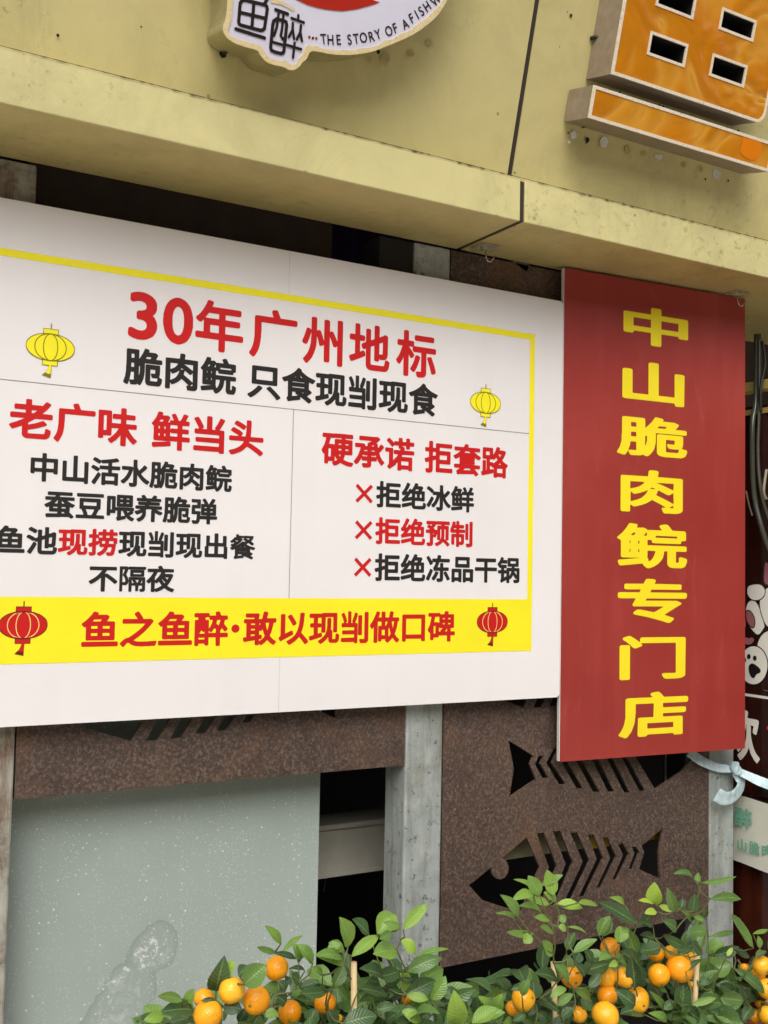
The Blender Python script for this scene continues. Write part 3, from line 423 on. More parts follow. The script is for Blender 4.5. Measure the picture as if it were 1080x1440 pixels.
[[104008,102010,93021,93026,95029,98031,96032,71032,70031,69021,68018,65017,51017,48018,46021,46024,46071,45071,40071,37073,30089,29093,31097,34102,40113,45124,52146,55161,54161,38162,36162,34164,33168,33179,33182,36185,39186,103186,109188,211188,214187,217184,217179,217168,217166,214164,211163,173163,172163,171161,171157,172157,208156,211155,213153,214150,214079,213076,211074,208072,170072,169071,167063,165055,160046,164044,172040,182037,200033,216031,218029,220027,220024,219021,211009,207008,203008,183011,171014,157019,143026,133019,122013,110008],[107034,111035,123042,123043,116050,109061,108060,108038],[71057,82057,84057,84100,83102,71102,70101,70058],[139061,139061,140062,143071,142072,132072,132071,133069,136064],[131095,145095,146096,146103,144104,131104,130103,130100,130096],[172095,188095,189096,189103,187104,172104,171103,171100,171096],[104126,105126,106126,106150,106153,108155,112157,145157,146157,146162,144163,108163,103161,83161,82161,73128,75127,101127],[131126,145126,146127,146132,144133,131133,130132,130130,130127],[172126,188126,189127,189132,187133,172133,171132,171130,171127]],
[[89010,88011,86014,81026,81029,82032,84035,86035,112036,113036,113040,113048,112049,85049,82049,81050,79053,79062,78063,70049,61036,50026,46026,43026,37033,33036,31039,31042,32045,39052,45061,53072,59084,66104,71121,69122,43122,39122,37125,37127,36140,37143,39145,43146,81146,87147,95144,99142,100139,100134,100133,112133,113135,113146,114149,117151,130157,138162,137163,136163,69163,66163,64165,62167,61172,62183,63186,66188,169188,175189,180187,189181,191179,192176,191173,190171,185166,170154,170153,174151,176149,179129,180128,182129,194145,196147,199148,202147,206145,214138,216135,216131,214127,203114,188099,192087,196077,200071,207061,212055,215053,220048,221045,220042,215038,208029,205028,201028,199030,190039,181051,174064,173063,173054,171051,169049,166049,141049,139048,139026,136018,130014,124012,112010,93010],[84074,112074,113075,113079,111080,93080,90081,87084,83075],[140074,169074,166083,165085,164085,163082,160080,140080,139079,139077,139075],[95104,112104,113105,113109,111110,96110,95110,94107,94105],[140104,158104,159105,159106,158109,157110,141110,139109,139105],[140133,153133,153134,153138,152141,151141,143137,140135,139134]],
[[115008,112011,111014,111051,110053,110053,107051,104048,103043,100039,71020,64014,61014,58015,47025,47028,47031,52036,55041,57048,57110,56111,37111,34112,33114,32116,32130,33132,34134,38135,77135,79135,82133,83129,83068,83066,84065,87069,94075,104085,114100,113100,92101,89102,87104,86107,86119,87122,89124,93125,126125,127126,129132,128133,121134,118136,117139,117150,116151,95151,91152,81143,78142,74143,54164,43172,42175,42179,47185,54190,56191,59191,61189,69183,88166,89166,89172,93175,95175,116175,117177,117192,118194,121196,136196,139195,142193,142190,143176,143175,145175,164175,165177,165191,165193,167195,171196,183196,186196,189193,190191,190177,191175,213175,215174,217173,218170,218159,218156,217153,215152,213151,191151,190150,190138,187135,184133,171133,167135,165136,165139,165150,164151,143151,143150,143147,143147,154144,156142,157139,157136,155127,155126,155125,212125,216124,218122,219120,219107,219104,216101,213101,145100,144100,138089,139088,140088,201088,204087,206086,207083,207081,207015,207012,205010,203009,189008,186009,184010,181016,138016,136015,136013,135011,132008,121008],[137040,181040,182042,182062,180063,137063,136062,136058,136042],[83059,84059,85060,84062,83061]],
[[43010,41011,39014,36025,36029,37032,40034,57034,58035,58073,57074,43069,39069,36070,34073,32079,30085,30089,32093,34094,57100,58101,58131,57132,38133,34134,33136,32138,32152,33155,36157,57157,58158,58189,59192,60194,62195,64196,78196,81195,83193,84190,84159,84158,86157,103157,103157,104180,105183,108185,206185,208185,211184,212182,213180,213165,211162,208160,132160,130159,130143,131142,196142,200141,202139,203135,203073,203070,202068,200066,198065,131065,130064,130043,131041,132041,213041,216039,217036,217021,216017,214015,211015,111015,107015,105018,104021,104086,103087,102087,86083,84082,84081,84025,83021,81018,76013,68010,58009,46009],[131090,177090,178092,178115,176116,131116,130115,130111,130092],[84109,86109,99113,103113,104114,103132,103133,86133,84132]],
[[183008,179011,173019,171020,163019,152019,148018,138018,134018,123018,119017,109017,105016,95016,91015,83015,80015,73014,61012,58013,56014,54018,51029,51032,51034,54037,62041,73050,72051,41051,38052,36054,35057,35069,36071,37073,40074,71075,72075,72115,71116,71115,63111,48103,44103,41104,36110,32115,30118,30120,31122,33124,43129,57137,66143,77152,76153,42153,39154,37156,36159,36171,37174,38175,42177,99177,100178,102181,110194,112196,114196,129194,133191,134189,135186,132179,131178,132177,208177,211176,213175,214171,214159,213156,211154,208153,175153,174152,190141,199135,216127,218125,220122,219118,209106,206104,203105,190111,178118,178114,178104,177101,173099,173098,176096,178093,178082,178079,175077,171076,100076,99075,100075,209074,213073,214071,215069,215057,214054,212052,209051,179051,177050,196032,202025,203022,203018,200015,188008,186008],[101039,105040,118040,122041,148042,149043,146046,145051,144051,112051,110050,100041,100040],[108144,144144,146144,146145,139152,138153,115153,113152,108146,107145]],
[[123009,121011,119014,119037,118039,116036,114035,44018,37018,35019,33021,30036,30038,33042,36043,39044,40045,40104,41107,43109,46110,59110,62109,64107,64104,64050,65049,67050,68051,68117,66118,45118,42120,40123,40182,41185,44187,47188,107188,111187,113185,114182,114150,115149,115148,122157,129169,138193,140195,143196,146196,150195,159193,161191,163189,163186,161178,161177,193177,202173,205169,206164,203157,198145,189129,180117,182115,189108,205099,218093,220091,221089,221086,220084,212072,207068,207015,206012,204010,201008,188008,184010,181015,146015,144015,143011,139009,126008],[145039,181039,182041,182065,180065,145065,144064,144061,144041],[118052,119054,119068,118068,114068,111069,108071,104077,94077,93076,93057,93056,109060,112060,114059,116057],[155089,170089,171090,163098,154090],[116096,117096,119097,131105,141112,145116,145117,145118,136130,136131,135130,128121,123117,121116,116116,112119,108118,93118,93117,92103,93101,111101,114100],[162136,163136,167143,172150,172151,171152,153152,152151,154148],[65142,89142,90143,89163,88164,65164,64163,64159,64143]],
[[137011,129012,125012,117016,111022,109030,108035,107036,40019,36020,35021,34024,31035,31039,32042,35044,37045,104060,107060,107061,107072,107073,57063,43059,40058,38059,36061,31074,31078,32081,34082,37083,41087,52099,58107,57108,54108,41104,37105,36107,34110,30121,30125,32129,35131,38133,49151,61174,69194,72197,77197,90191,93188,94185,91177,83160,69136,68135,69134,73134,78135,87151,91154,96155,105149,107150,110154,122173,131194,134197,137198,146196,152194,154193,156190,156187,152179,152178,153177,176177,182178,186176,193171,195168,195163,184143,185142,203142,206140,208138,208135,208077,208075,207072,204071,202070,134070,133068,133038,134036,138035,189036,191037,193040,195057,198060,202060,215055,217054,218051,218043,217032,215026,213022,211019,207015,201013,196012,187011,140011],[78093,82093,100096,107096,108116,107118,102122,100123],[134094,144094,146095,146116,145118,135118,133117,133096],[171094,182094,183095,183116,182118,171118,170117,170096],[134142,154142,160152,160153,158153,139153,134143,133143]],
[[114009,111012,108021,105027,105030,107032,108034,111035,132035,133036,133106,132107,132105,126089,122078,113061,105050,96039,89032,84030,82030,79031,69043,68046,68049,70052,76057,82062,89072,93079,101094,104103,109120,107121,83121,80122,78123,77125,77136,76137,74135,71135,68135,66136,61141,53148,33161,31164,31168,32171,41181,44182,47182,61174,76163,82158,84156,85154,85150,84147,85147,126146,132145,133146,133189,134192,136194,139196,155195,158193,160190,160157,164140,168128,169129,174134,186147,193156,195158,198158,201157,213150,215147,215143,213139,199123,187111,183108,178102,185088,195074,201068,207062,220053,222050,222046,221044,210032,207030,203031,190041,178054,169068,161082,160082,160080,160029,159023,156018,151013,146010,142009,134008,117008],[46031,32042,31045,31049,51081,64106,68109,70110,73109,80104,85100,86096,86092,69059,55035,51031,49031]],
[[45009,43011,41013,41016,37026,38030,40032,43033,61033,62034,62100,61100,36101,33101,31104,30106,30120,33124,36125,61125,63126,63126,43140,41143,40146,41150,50159,53160,57160,70152,76157,79161,79162,77162,41162,38163,36165,34168,34182,36185,38187,40187,100187,104188,107187,112184,115187,118188,212188,214188,217186,218185,219182,219171,219167,217164,213163,180163,179162,177157,179156,206156,209154,211151,211058,210055,207053,193053,191052,193050,206039,218028,219025,219023,217019,207009,204008,200009,198011,196013,189021,165041,154029,149025,136016,120009,116009,113011,103021,102025,103028,105030,120036,132043,139049,141052,125052,121053,120055,119059,119096,118097,111078,108073,106071,104069,101069,89073,88072,88028,87021,84016,79012,71009,65008,47008],[185057,186130,184131,173131,172130,175129,176127,177123,177075,174061,175060,178060,180060],[144058,145058,148063,151075,152082,152124,153128,157130,156131,146131,144130],[88088,89087,90090,93099,93100,93100,89100,88100],[118124,119124,119125,119150,121154,123155,125156,149156,150157,151161,150163,118163,116163,114165,113165,103151,91138,100130,104125,112125]],
[[82008,80011,79014,79076,78078,67078,65077,65029,64025,62024,60023,46023,42026,40030,40095,41098,43100,46102,78102,79103,79109,77110,38110,35111,33113,32115,32132,31134,31136,40154,45167,50186,53190,55191,57192,70189,72188,74186,75182,72169,73168,78168,79170,79190,80193,82195,84196,97196,101194,104190,104170,105168,138168,141167,142165,143163,143149,142146,141145,137143,105143,104143,104135,106135,144135,147134,150132,151130,151116,150114,149112,145110,106110,104109,104103,105102,139102,142100,143098,144095,144039,142032,136026,131024,126023,109023,105025,104024,104013,101009,97008,85008],[167009,164010,163013,159026,158030,160033,161035,164035,168035,171035,185035,186035,187036,187189,189192,192194,208194,211192,213188,213025,212021,210018,205014,200011,192009,186009,182008,169008],[105047,118047,119048,119076,118078,106078,104077,104049],[157061,154064,153067,153173,154176,157178,173178,175178,177176,178172,178066,177063,174061,160061],[60135,78135,79136,79143,77143,64143,62142,60136,60136]],
[[121009,119010,117013,113025,113029,115032,118034,138034,139035,139086,138086,106086,96084,94085,92086,86102,86105,87107,93114,99127,106145,105146,82146,81146,83141,83139,83136,82134,75130,68125,64125,62126,60128,54140,48150,33173,33177,35180,46187,52187,55185,64172,77153,78154,78165,79168,82170,86171,114171,115171,121193,123196,126197,130197,143194,147192,148189,148186,144171,145171,210171,214169,216166,217163,216150,215148,212146,137146,135145,129131,121113,121111,139111,140113,140135,141139,143140,145141,160141,163139,165136,165113,166111,202111,205111,207109,209106,209092,207089,206087,204087,166086,165085,165027,163018,158014,151010,137008,124008],[46018,34025,31029,31033,42054,62096,64099,69099,82091,84088,84084,72055,56021,52018,50018],[89018,77028,76032,76036,89053,94061,103079,104081,107082,110082,125078,127076,128074,128070,121055,114043,106031,100023,94018,92018],[197020,194022,182046,167070,167073,169076,182082,187082,191079,206055,218034,218029,215026,202020,200019]],
[[43008,40011,39014,39096,39098,40100,43103,46103,113103,117102,119100,119096,119016,119014,118011,116010,114009,99009,96010,94012,94014,93018,93018,66018,64018,64011,61008,56008],[132008,130011,129014,129096,129099,130101,132103,136103,206103,210102,212099,213096,213016,213014,211011,210010,207009,192009,189010,187012,187014,186018,186018,156018,154018,154014,153011,150008,137008],[65043,92043,93044,93076,93078,66078,64077,64045],[155043,185043,186044,186076,186078,156078,154077,154045],[71113,68115,67119,67182,68185,70187,74188,177188,180187,183185,184181,184118,183115,181113,177112,74112],[93138,157138,158139,157162,156163,93163,93162,92158,92139]],
[[114008,112011,111014,111091,109092,39092,36093,35094,33098,34113,35116,39118,110118,111120,111155,109156,50156,47156,45158,44161,43176,44179,46181,50182,201182,205182,207180,208177,208163,207159,204156,200156,139156,138154,138119,139118,212118,215116,217113,217098,216095,214093,211092,139092,138090,138012,136009,132008,117008]],
[[108008,106010,105012,104029,104030,77017,66010,62009,60011,58012,56018,53025,52027,53030,57034,59038,59075,57076,39076,36078,34079,33082,33094,34098,36100,38101,58101,59103,59114,58115,48116,45118,44120,43124,43125,39125,37127,30139,29143,30146,37155,45166,52179,57192,60195,64196,73193,77192,79189,81187,81185,78175,78175,105174,108174,111171,111166,111154,110151,108150,105149,64149,59141,60140,61140,100140,104139,106136,107133,106121,105118,104116,101115,86115,85115,85113,85103,85101,100101,104100,104101,105113,106115,109118,112118,147118,149119,149126,148127,118127,115128,114130,113134,113184,113186,115189,118190,120190,201190,205189,207187,208184,208134,208131,206128,203127,174127,173126,173120,173119,175118,210118,213117,215114,216111,216029,215021,213017,211014,208013,202010,197009,173008,169010,167014,163023,163027,164030,166031,168032,190032,191033,191039,190041,187038,185038,182038,180039,171054,162065,152050,142039,137036,134036,131037,130036,130014,129010,127008,125008,111008],[85050,86049,86049,100056,104056,104076,104077,86076,85075],[130064,131063,132064,136070,142081,146092,145093,132093,130093],[190068,191068,191070,191093,189093,171093,171093,171090,182079],[139150,182150,183152,182166,181167,139167,138166,138162,138152]],
[[46012,42016,34026,33029,33031,35035,47047,57055,64058,75061,78062,97075,111086,126098,138109,145116,158132,158132,156133,47133,44135,43138,43153,44155,45157,49158,118158,118159,118160,115165,104180,104186,105189,107191,119197,121197,125196,127194,139177,145168,147163,148159,149158,180158,186159,189157,200150,201146,200142,189127,168103,154088,138074,125063,102046,104044,109042,118040,125039,135039,139039,175039,179040,198041,211042,215042,218041,219039,220036,217027,215021,213017,211016,205015,191015,186014,159014,155013,136013,132014,123014,116015,107016,97020,89024,75034,73034,67030,54013,50012]],
[[154008,152010,151013,150054,150054,149055,116055,113056,112055,112017,111014,108012,98011,93012,91014,90015,89021,89022,87022,57022,57021,56014,56013,54011,51009,40009,38010,36012,35016,35146,36149,39151,52151,53153,53162,53164,52164,37165,35165,33167,32170,32182,33185,35187,39188,109188,112186,114184,115182,115175,116174,119174,149175,150175,147187,147189,148192,153195,164197,166197,168196,170194,173189,178175,179175,211174,213174,215171,216168,216157,215154,214152,211151,200150,200150,195129,213107,216104,215098,214096,206088,204087,200087,196089,186103,184104,176092,175082,175081,177080,212080,215079,217077,218075,218061,218059,216057,213055,176055,175054,175014,175011,173009,170008,157008],[57045,89045,89046,89053,88054,57054,57053,57051,57046],[62076,89076,89077,89085,89086,81086,78087,74091,71095,67085,64080,61077],[113079,116080,150080,150082,151093,152096,152097,143106,135093,129086,127084,125083,121084,118086,114091,112091,112081],[112105,113105,114106,118111,122118,129136,132150,131150,118151,115152,113155,113164,112165,109165,94164,93163,93152,95151,107151,111149,112146],[163121,164121,165122,169131,175149,174150,158150,157150,156146,153131]],
[[101008,99010,97013,97035,97036,39027,35029,33030,32033,30043,30047,31050,35053,46054,48055,48057,48129,47129,38130,36131,34132,33136,33147,34150,36153,40154,90154,91155,93160,93161,91161,50161,47162,45164,44167,43179,44182,46185,50185,101185,108186,115185,120183,122181,122179,122175,118155,119154,132154,136153,140166,145191,146193,150195,154196,168193,171190,172186,166160,167158,214158,218157,220154,220139,218135,217133,214133,205132,204131,202118,196093,192079,184060,189054,196046,204039,218030,220027,220022,210009,207008,204008,198011,187018,181024,169036,157023,150018,143012,136008,133008,130008,123015,122014,121010,118008,104008],[123031,132037,143045,151055,154060,146079,141096,140095,135088,132086,128086,125088,123091,122090,122067,123066,132067,135065,137062,138052,138047,136044,132042,124041,122040,122032],[74059,75058,96061,97063,97067,96068,75068,74067],[75091,96091,97092,97098,96099,75099,74098,74096,74092],[168092,169092,170094,173105,176120,178132,176133,159132,158132,161115,164103],[122119,123119,124120,128127,128129,127129,123129,122129],[75121,96121,97122,97129,96129,75129,74129,74127,74122]],
[[104007,100011,90021,90025,90027,93030,114041,129052,142066,152084,159104,164130,168156,168174,170185,171187,175188,187189,193187,196184,196179,192136,188108,184096,177075,200050,211038,219027,220023,219020,217018,206010,203008,199009,196011,187024,175039,166049,164050,153037,138024,125015,111008,107007],[54028,51029,44041,43045,44049,51055,53058,54061,54175,55179,59181,75181,78181,79179,81175,81071,82071,116087,120087,123086,126083,129071,129068,128064,125062,70035,59028,57027],[128115,124118,114136,96163,96168,98171,111178,115178,119175,129161,140145,148130,147125,144121,133115,130115]],
[[57008,53011,52014,52100,51101,46095,43092,40091,38092,35093,34096,28108,27112,28115,39130,48145,60170,69192,71194,77195,87192,90190,92188,92186,92182,85162,84160,85159,101159,102161,102188,103191,105193,107194,121194,125193,126192,127189,128160,129159,146159,150158,150159,153168,157192,158194,161196,163196,174195,179193,181190,182186,177161,177159,214159,217157,219154,219139,218137,216136,214135,211135,210134,206107,202090,197075,191061,195054,203043,210036,220029,221025,220021,211010,207008,204009,200011,195015,186025,179034,176036,160019,149011,143008,140008,138009,128020,127024,128026,130029,129029,106029,105029,104020,102017,99016,87016,83018,81020,81022,81104,82107,86109,100109,102110,102132,101134,82134,79135,78134,78132,78014,76011,72008,60008],[149044,150044,153047,157052,163061,158079,154095,153096,149093,149092],[106054,123053,125054,125083,124085,107085,105084,105055],[178097,179102,182116,185132,185134,184135,172135,171134,171129,174111,176100],[128109,131109,132110,140126,143133,142134,129134,128133,128111]],
[[52013,49015,47019,47169,48171,49174,51176,54176,196176,199176,201175,203172,203169,203021,203018,202016,200014,197013,182013,180013,178015,177018,176028,175029,75029,74028,73017,72014,71013,68012,54012],[75055,175055,176056,176057,176149,175150,174150,75150,74149,74145,74057,74056]],
[[168008,164011,163014,163044,162046,108046,107045,107040,106038,104036,102034,71034,70033,70022,68020,66018,64018,52018,50019,47021,46025,46062,45063,41063,38066,30077,29082,29085,38102,43113,48132,53160,52161,38161,36162,33164,32167,32179,32182,34184,38185,108185,111185,113183,114181,114178,115177,142177,143177,143179,147193,150196,154196,167195,170193,172192,173189,174186,171179,171177,206177,208176,211175,212172,212170,212096,211093,207091,190091,189090,189072,189071,213071,217069,218068,219065,219050,217047,214046,189046,189044,189014,188011,186008,183008,170008],[71059,81059,82060,83102,82104,71104,70103,70061],[108071,117071,118071,117075,118079,131088,133090,132091,114091,110093,108097,107095,107092,107072],[150071,161071,163071,163086,162087,156078,150072,149071],[134115,146115,146117,147121,146122,134122,133121,133119,133116],[172115,186115,187116,187122,186122,172122,171121,171116],[107123,108124,108125,108160,107161,80161,79160,79157,73129,75128,102128,105126],[134146,147146,147146,147152,146153,134153,133152,133150,133146],[172146,186146,187146,187152,186153,172153,171152,171150,171146]],
[[162008,147016,136021,109033,78043,74046,73050,74054,80061,84065,86065,91065,126054,134060,151077,150078,149078,75078,73079,72081,71083,71086,79110,79112,40112,36114,35115,34118,34132,35135,37137,41138,88138,89139,92148,92149,91150,56150,53151,50154,50158,50169,51171,53174,56174,99175,100177,105193,108196,114196,126195,129193,130192,131189,131186,128175,129175,193174,196174,199171,199168,199155,198152,196150,193150,121150,119148,117139,118138,209138,212136,214132,213118,213116,211114,208112,206112,109112,107111,105104,105103,107103,177103,184103,186103,194098,198094,199090,196086,154043,154043,155042,175031,178029,179027,179025,178021,170010,167008]],
[[45008,42011,41014,41152,43155,46157,61157,64156,65155,67151,67013,65010,62008,48008],[156009,153012,148025,148029,150032,154033,182033,184034,184163,182164,99164,94165,98157,98155,97153,96151,84143,82142,79142,75144,67157,57171,50178,49181,48185,50188,52190,61195,64196,68195,78185,92168,92184,95188,98189,204189,207188,209186,210182,209025,208019,206017,201012,196010,186008,159008]],
[[44009,32017,30019,29023,30025,35035,39046,43061,45075,47091,47104,47107,47167,48169,50171,54173,118173,119174,118175,113184,113187,114189,116192,119193,132196,136195,138193,145182,149174,150173,210173,212172,214171,216167,216153,214150,212148,209147,149147,147146,147131,148129,204129,207128,210125,210122,210110,209107,206105,203104,149104,147104,147092,148090,195090,198089,200087,201083,201018,201014,199012,195011,179011,176013,175017,173018,108018,106018,104013,100010,85010,82011,81012,80014,79017,80086,82089,85090,120090,121091,122146,121147,120147,75147,75147,74146,74108,73104,73090,72086,72080,71067,67049,64037,61028,53012,50009,47008],[106043,174043,175044,175064,173065,106065,105065,105063,105044]],
[[105008,103009,100013,93019,92021,92025,95029,111040,121051,130062,137076,141089,143101,144110,144136,145139,148142,147143,146143,144142,136120,130110,127106,124104,121105,107113,107114,106112,96086,106070,113055,113052,112049,100038,97037,95037,93039,90041,84054,82058,67039,57029,47022,45021,42021,39023,33030,29033,28036,28039,32043,41051,51061,64080,66085,52106,35130,33134,34137,36139,46147,49148,52148,54146,57142,79113,80114,84128,86136,89149,87150,39150,36150,34152,33155,33169,35172,39174,96174,104174,113172,115170,116168,117161,112136,112132,112132,117143,122160,129193,131195,133196,139196,146195,151193,153191,153189,153184,150168,151168,204167,213165,215163,216161,216156,211135,204116,203114,200111,196111,186114,183116,181118,181123,186140,186142,169143,168143,167142,169139,170137,170109,172098,176085,182071,187060,195049,200043,208037,219030,221027,221024,220021,215017,210010,206008,201009,188018,176030,169039,163051,160058,158059,153050,147040,140032,131023,121015,111008,108008]],
[[123008,120011,119015,118016,43016,39017,37020,36022,37036,38039,41041,118042,118042,119043,119059,118061,49061,46062,43064,43067,43080,44083,47085,118085,118086,119087,119100,118102,45102,43103,40104,39108,39121,40125,42127,44128,53128,54129,47153,37175,38179,39181,42183,49187,53188,55186,56185,64169,71149,73140,73137,71134,66129,67128,77128,79129,79190,79193,81195,84196,95196,98195,100192,100130,101128,108128,109129,106133,105138,117171,121184,122187,125189,129189,138185,141181,141175,132146,125129,126128,136128,139125,141122,141013,139010,136008,125008],[161008,159009,157011,152025,152029,154032,155033,157034,163034,167033,182033,184034,184035,184188,186190,189192,206192,209190,210186,210030,209023,205015,200012,197010,189008,182008,163008],[147056,144058,143061,144168,145171,148173,164173,166172,168171,169167,169061,168057,164055,150055]],
[[60023,50025,42029,38031,36036,37052,38054,39056,42057,45057,47057,58052,64050,74050,80053,84057,86063,86068,85073,83077,79080,75082,71083,64083,62083,59086,58091,58104,60107,63110,73111,77113,81115,83118,84121,84128,82132,79136,71139,62139,49135,45135,43136,41138,40141,40156,41159,43161,53165,62167,75167,81166,89163,95160,100157,107150,111142,113136,113128,113118,109107,102099,108093,112084,115074,115061,112050,108042,104036,97031,88025,81023,75022,63022]],
[[71023,66024,59027,55029,48036,42043,36055,33066,30079,29096,30100,30110,33123,36134,42146,49155,57161,68166,79167,87165,97161,105154,112146,117136,121123,124109,124099,124094,124090,124080,121066,119057,112043,107036,104033,96028,88024,80022,74022],[75050,79050,81051,85053,88057,92066,94076,95083,95106,94113,92122,90128,86134,82137,77139,73138,70136,67133,64127,62123,60113,59106,59095,59082,60075,62066,64061,68054,70053]],
[[127009,124011,122014,122051,122053,40053,36054,35056,34058,33071,35074,36076,39077,63077,64078,64120,64121,63120,55112,53111,50111,46113,37119,35122,35125,36129,48140,59155,66167,73181,77192,79194,82195,86195,96193,100189,101187,101185,96174,96173,97172,201172,205171,207169,208167,208154,206150,204149,200148,149148,147147,147130,148129,199128,202127,204124,204113,204111,203108,200106,198105,148105,147104,147079,148077,149077,210077,213076,216075,217071,217060,217057,214054,211053,148053,147051,147015,146012,144010,141008],[90077,122077,122079,122104,121105,90105,89104,89100,89079],[71129,122129,122130,122147,121148,84148,82146,71131,71129]],
[[45009,43010,34018,33020,33023,33026,38033,43044,46054,49068,51090,51159,52162,54164,56165,58166,121166,121168,116183,116189,117191,120193,129195,132195,136194,139191,141186,149167,149166,208166,211165,213164,215160,215147,213144,209142,78142,77140,77104,76100,76084,74069,72055,69042,65031,58018,54012,52010,49008]],
[[48010,46012,37021,36024,36027,38030,45038,54050,60063,63072,67089,68102,68110,69114,69129,68130,68129,62109,57096,53087,50084,48083,45083,35086,32090,31095,39114,45131,47140,49144,52147,56147,64145,68141,69142,69186,70188,71190,73192,75192,86192,89192,92189,93186,93142,94141,102144,104144,107143,110141,117124,123106,124107,124109,124181,124183,126186,128187,130188,142188,145187,147185,149181,149143,150143,155145,158146,161145,164143,174125,181110,182111,182113,182187,184191,188192,200192,204191,205188,206185,206018,205015,204013,202011,200011,189011,185012,183014,182018,182088,181089,174085,171085,168085,164087,163090,159101,155111,150121,149121,149118,149029,148026,147024,145022,143022,131022,127023,125025,124029,124087,123088,120086,111083,107083,104085,103088,99104,94118,93117,93104,91082,88068,82052,75036,66024,54011,51010]],
[[129014,125014,118017,113020,110025,108030,107036,107096,106097,98094,96094,93096,91098,89101,87108,87111,88114,90116,105123,107124,107171,107173,109175,111177,113178,124178,127176,129174,130171,130135,130134,132134,145139,146140,146189,147192,149194,151195,164195,168193,170189,170151,171150,173151,184156,187157,193161,195162,199162,204160,208158,210155,210152,210109,210105,210086,209078,207071,205068,201064,197062,188060,177060,174061,171063,170063,169056,168054,166052,163051,150052,147054,146057,146113,145114,144113,131108,130106,130044,131038,132037,135036,190036,193038,194041,197057,199060,203061,206061,213058,218055,219051,218041,215029,212022,207018,199014,193013,132013],[39041,37043,35046,31055,31059,32062,35064,53071,57073,57124,56125,39126,34127,33129,32132,32143,34146,37149,55149,57150,57186,57189,59191,62193,75193,78191,80187,80150,82149,98148,101146,103142,102131,101129,100127,96126,82125,80125,80083,81083,82083,93088,96088,99087,101085,103082,105075,105071,104068,100065,80056,46041,43040],[170082,171081,175082,183082,185082,185084,186097,186129,186131,171125,170124]],
[[68009,64011,63015,63082,62082,61081,59075,51062,48057,45055,40055,37057,31065,29070,30074,39086,46100,54120,57130,56131,39131,36132,34135,33137,34150,35153,39155,61155,63156,63189,64192,66194,69196,80196,83195,86193,87189,87156,89155,106155,109154,111151,112149,112135,211135,214134,216132,217129,217118,216114,214112,211111,172111,171111,171028,170022,167017,164014,160012,151010,141009,132009,128011,126013,125016,123024,122027,124031,127033,144034,146035,146111,144111,113111,110112,107114,105117,105131,90131,90130,90129,112102,113100,113096,112094,106087,104085,100084,97085,95086,88096,87096,87014,85011,82009],[199028,196030,194034,187057,175089,175093,177096,188099,191099,193099,196097,197094,210064,215047,217039,217036,213032,204028],[107029,97036,95039,95043,102054,109067,112075,118095,121097,124099,129099,137096,139095,140093,141091,141088,135070,127050,121039,116031,112029],[118158,116160,114163,114174,115178,117180,119181,200181,205179,206178,207175,207163,205159,202158,121158]],
[[76027,75028,75030,75139,73140,33140,31141,29143,29159,30161,31162,33163,140163,143162,144161,144157,144143,143141,140140,100140,99139,99029,98027,96026,79026]],
[[42027,41028,40030,40158,41161,43162,44163,61163,63162,65161,65158,65107,66106,132106,132106,133107,133161,134162,136163,153163,155162,157161,157158,157030,157027,154026,136026,134027,133029,133082,132083,68083,66083,65082,65030,65028,62026,44026]],
[[42027,41028,40030,40158,41161,43162,45163,116163,118162,120160,121157,121143,120141,118140,67140,65139,65107,66106,116106,118105,118103,118089,118086,115084,66084,65082,65050,65050,67049,120049,121048,122046,122030,122028,121027,118026,44026]],
[[63025,57026,49029,43032,36038,35040,35061,35064,37065,39065,45058,50055,60049,66047,72047,81048,87053,89056,90059,89064,88068,86071,81077,52095,43104,38111,36116,34125,34132,37142,40148,45154,49157,54160,61163,71164,82164,90163,97160,107155,108152,108132,108130,106129,104129,94136,89139,83141,79142,71142,64140,60137,58133,57130,58125,59121,64116,95097,105087,111077,114064,113054,111048,106039,100034,96031,89027,81025,66025]],
[[99025,92026,79030,71033,64037,55045,48053,45057,40068,36082,36088,35092,36106,40121,46133,54142,57146,65152,79159,90163,104164,121164,139159,151152,161144,170133,176121,180109,181101,181087,180081,176068,170056,162046,151037,138030,123026,117025,113025,101025],[105047,111047,118048,126050,134054,141059,148067,152074,155084,156089,156101,153111,152114,148121,144127,135134,126138,117141,111141,108142,99141,88138,81134,74129,69123,64114,61104,60097,61085,63076,68067,73061,81055,89051,98048]],
[[43027,42028,41030,41159,42161,43162,45163,80163,95160,104157,109153,115146,120139,122129,122117,121112,119107,117103,114099,110095,104091,104090,113082,120071,129056,146032,147030,147028,146027,143026,123026,121027,98062,90072,84078,80081,72083,68083,66083,65082,65030,65028,62026,45026],[66105,72105,85107,91109,94113,97119,97128,95133,92137,89139,80141,67141,65140,65107,65106]],
[[76027,75028,75030,75097,27158,26160,27161,28162,30163,50163,53162,56159,84122,86120,87120,121162,123163,142163,146162,147160,146157,99096,99030,98028,96026,79026]],
[[43027,42028,41030,41159,42161,43162,45163,112163,114162,116161,116157,116143,114141,112140,67140,65139,65111,65111,67110,112110,114109,116107,116091,115089,114088,112087,66087,65086,65029,64027,62026,45026]],
[[28027,26029,27033,82161,84163,86164,97164,100163,101161,158033,160030,159028,158027,156026,139026,136027,134031,121059,118064,68065,67064,66064,51029,50027,47026,30026],[78087,106087,108088,94120,92123,90121,78092,77088]],
[[43027,42028,41030,41160,42162,44163,61163,63162,64161,65158,65029,64027,62026,45026]],
[[81025,79028,27157,26160,27162,30163,47163,49162,51161,81084,84078,113151,117161,119162,121163,138163,140161,173081,175078,177082,208161,209162,211163,229163,231162,232160,231157,180029,177025,175025,171025,170026,169028,129126,129126,127123,90030,88027,86025,84025]],
]
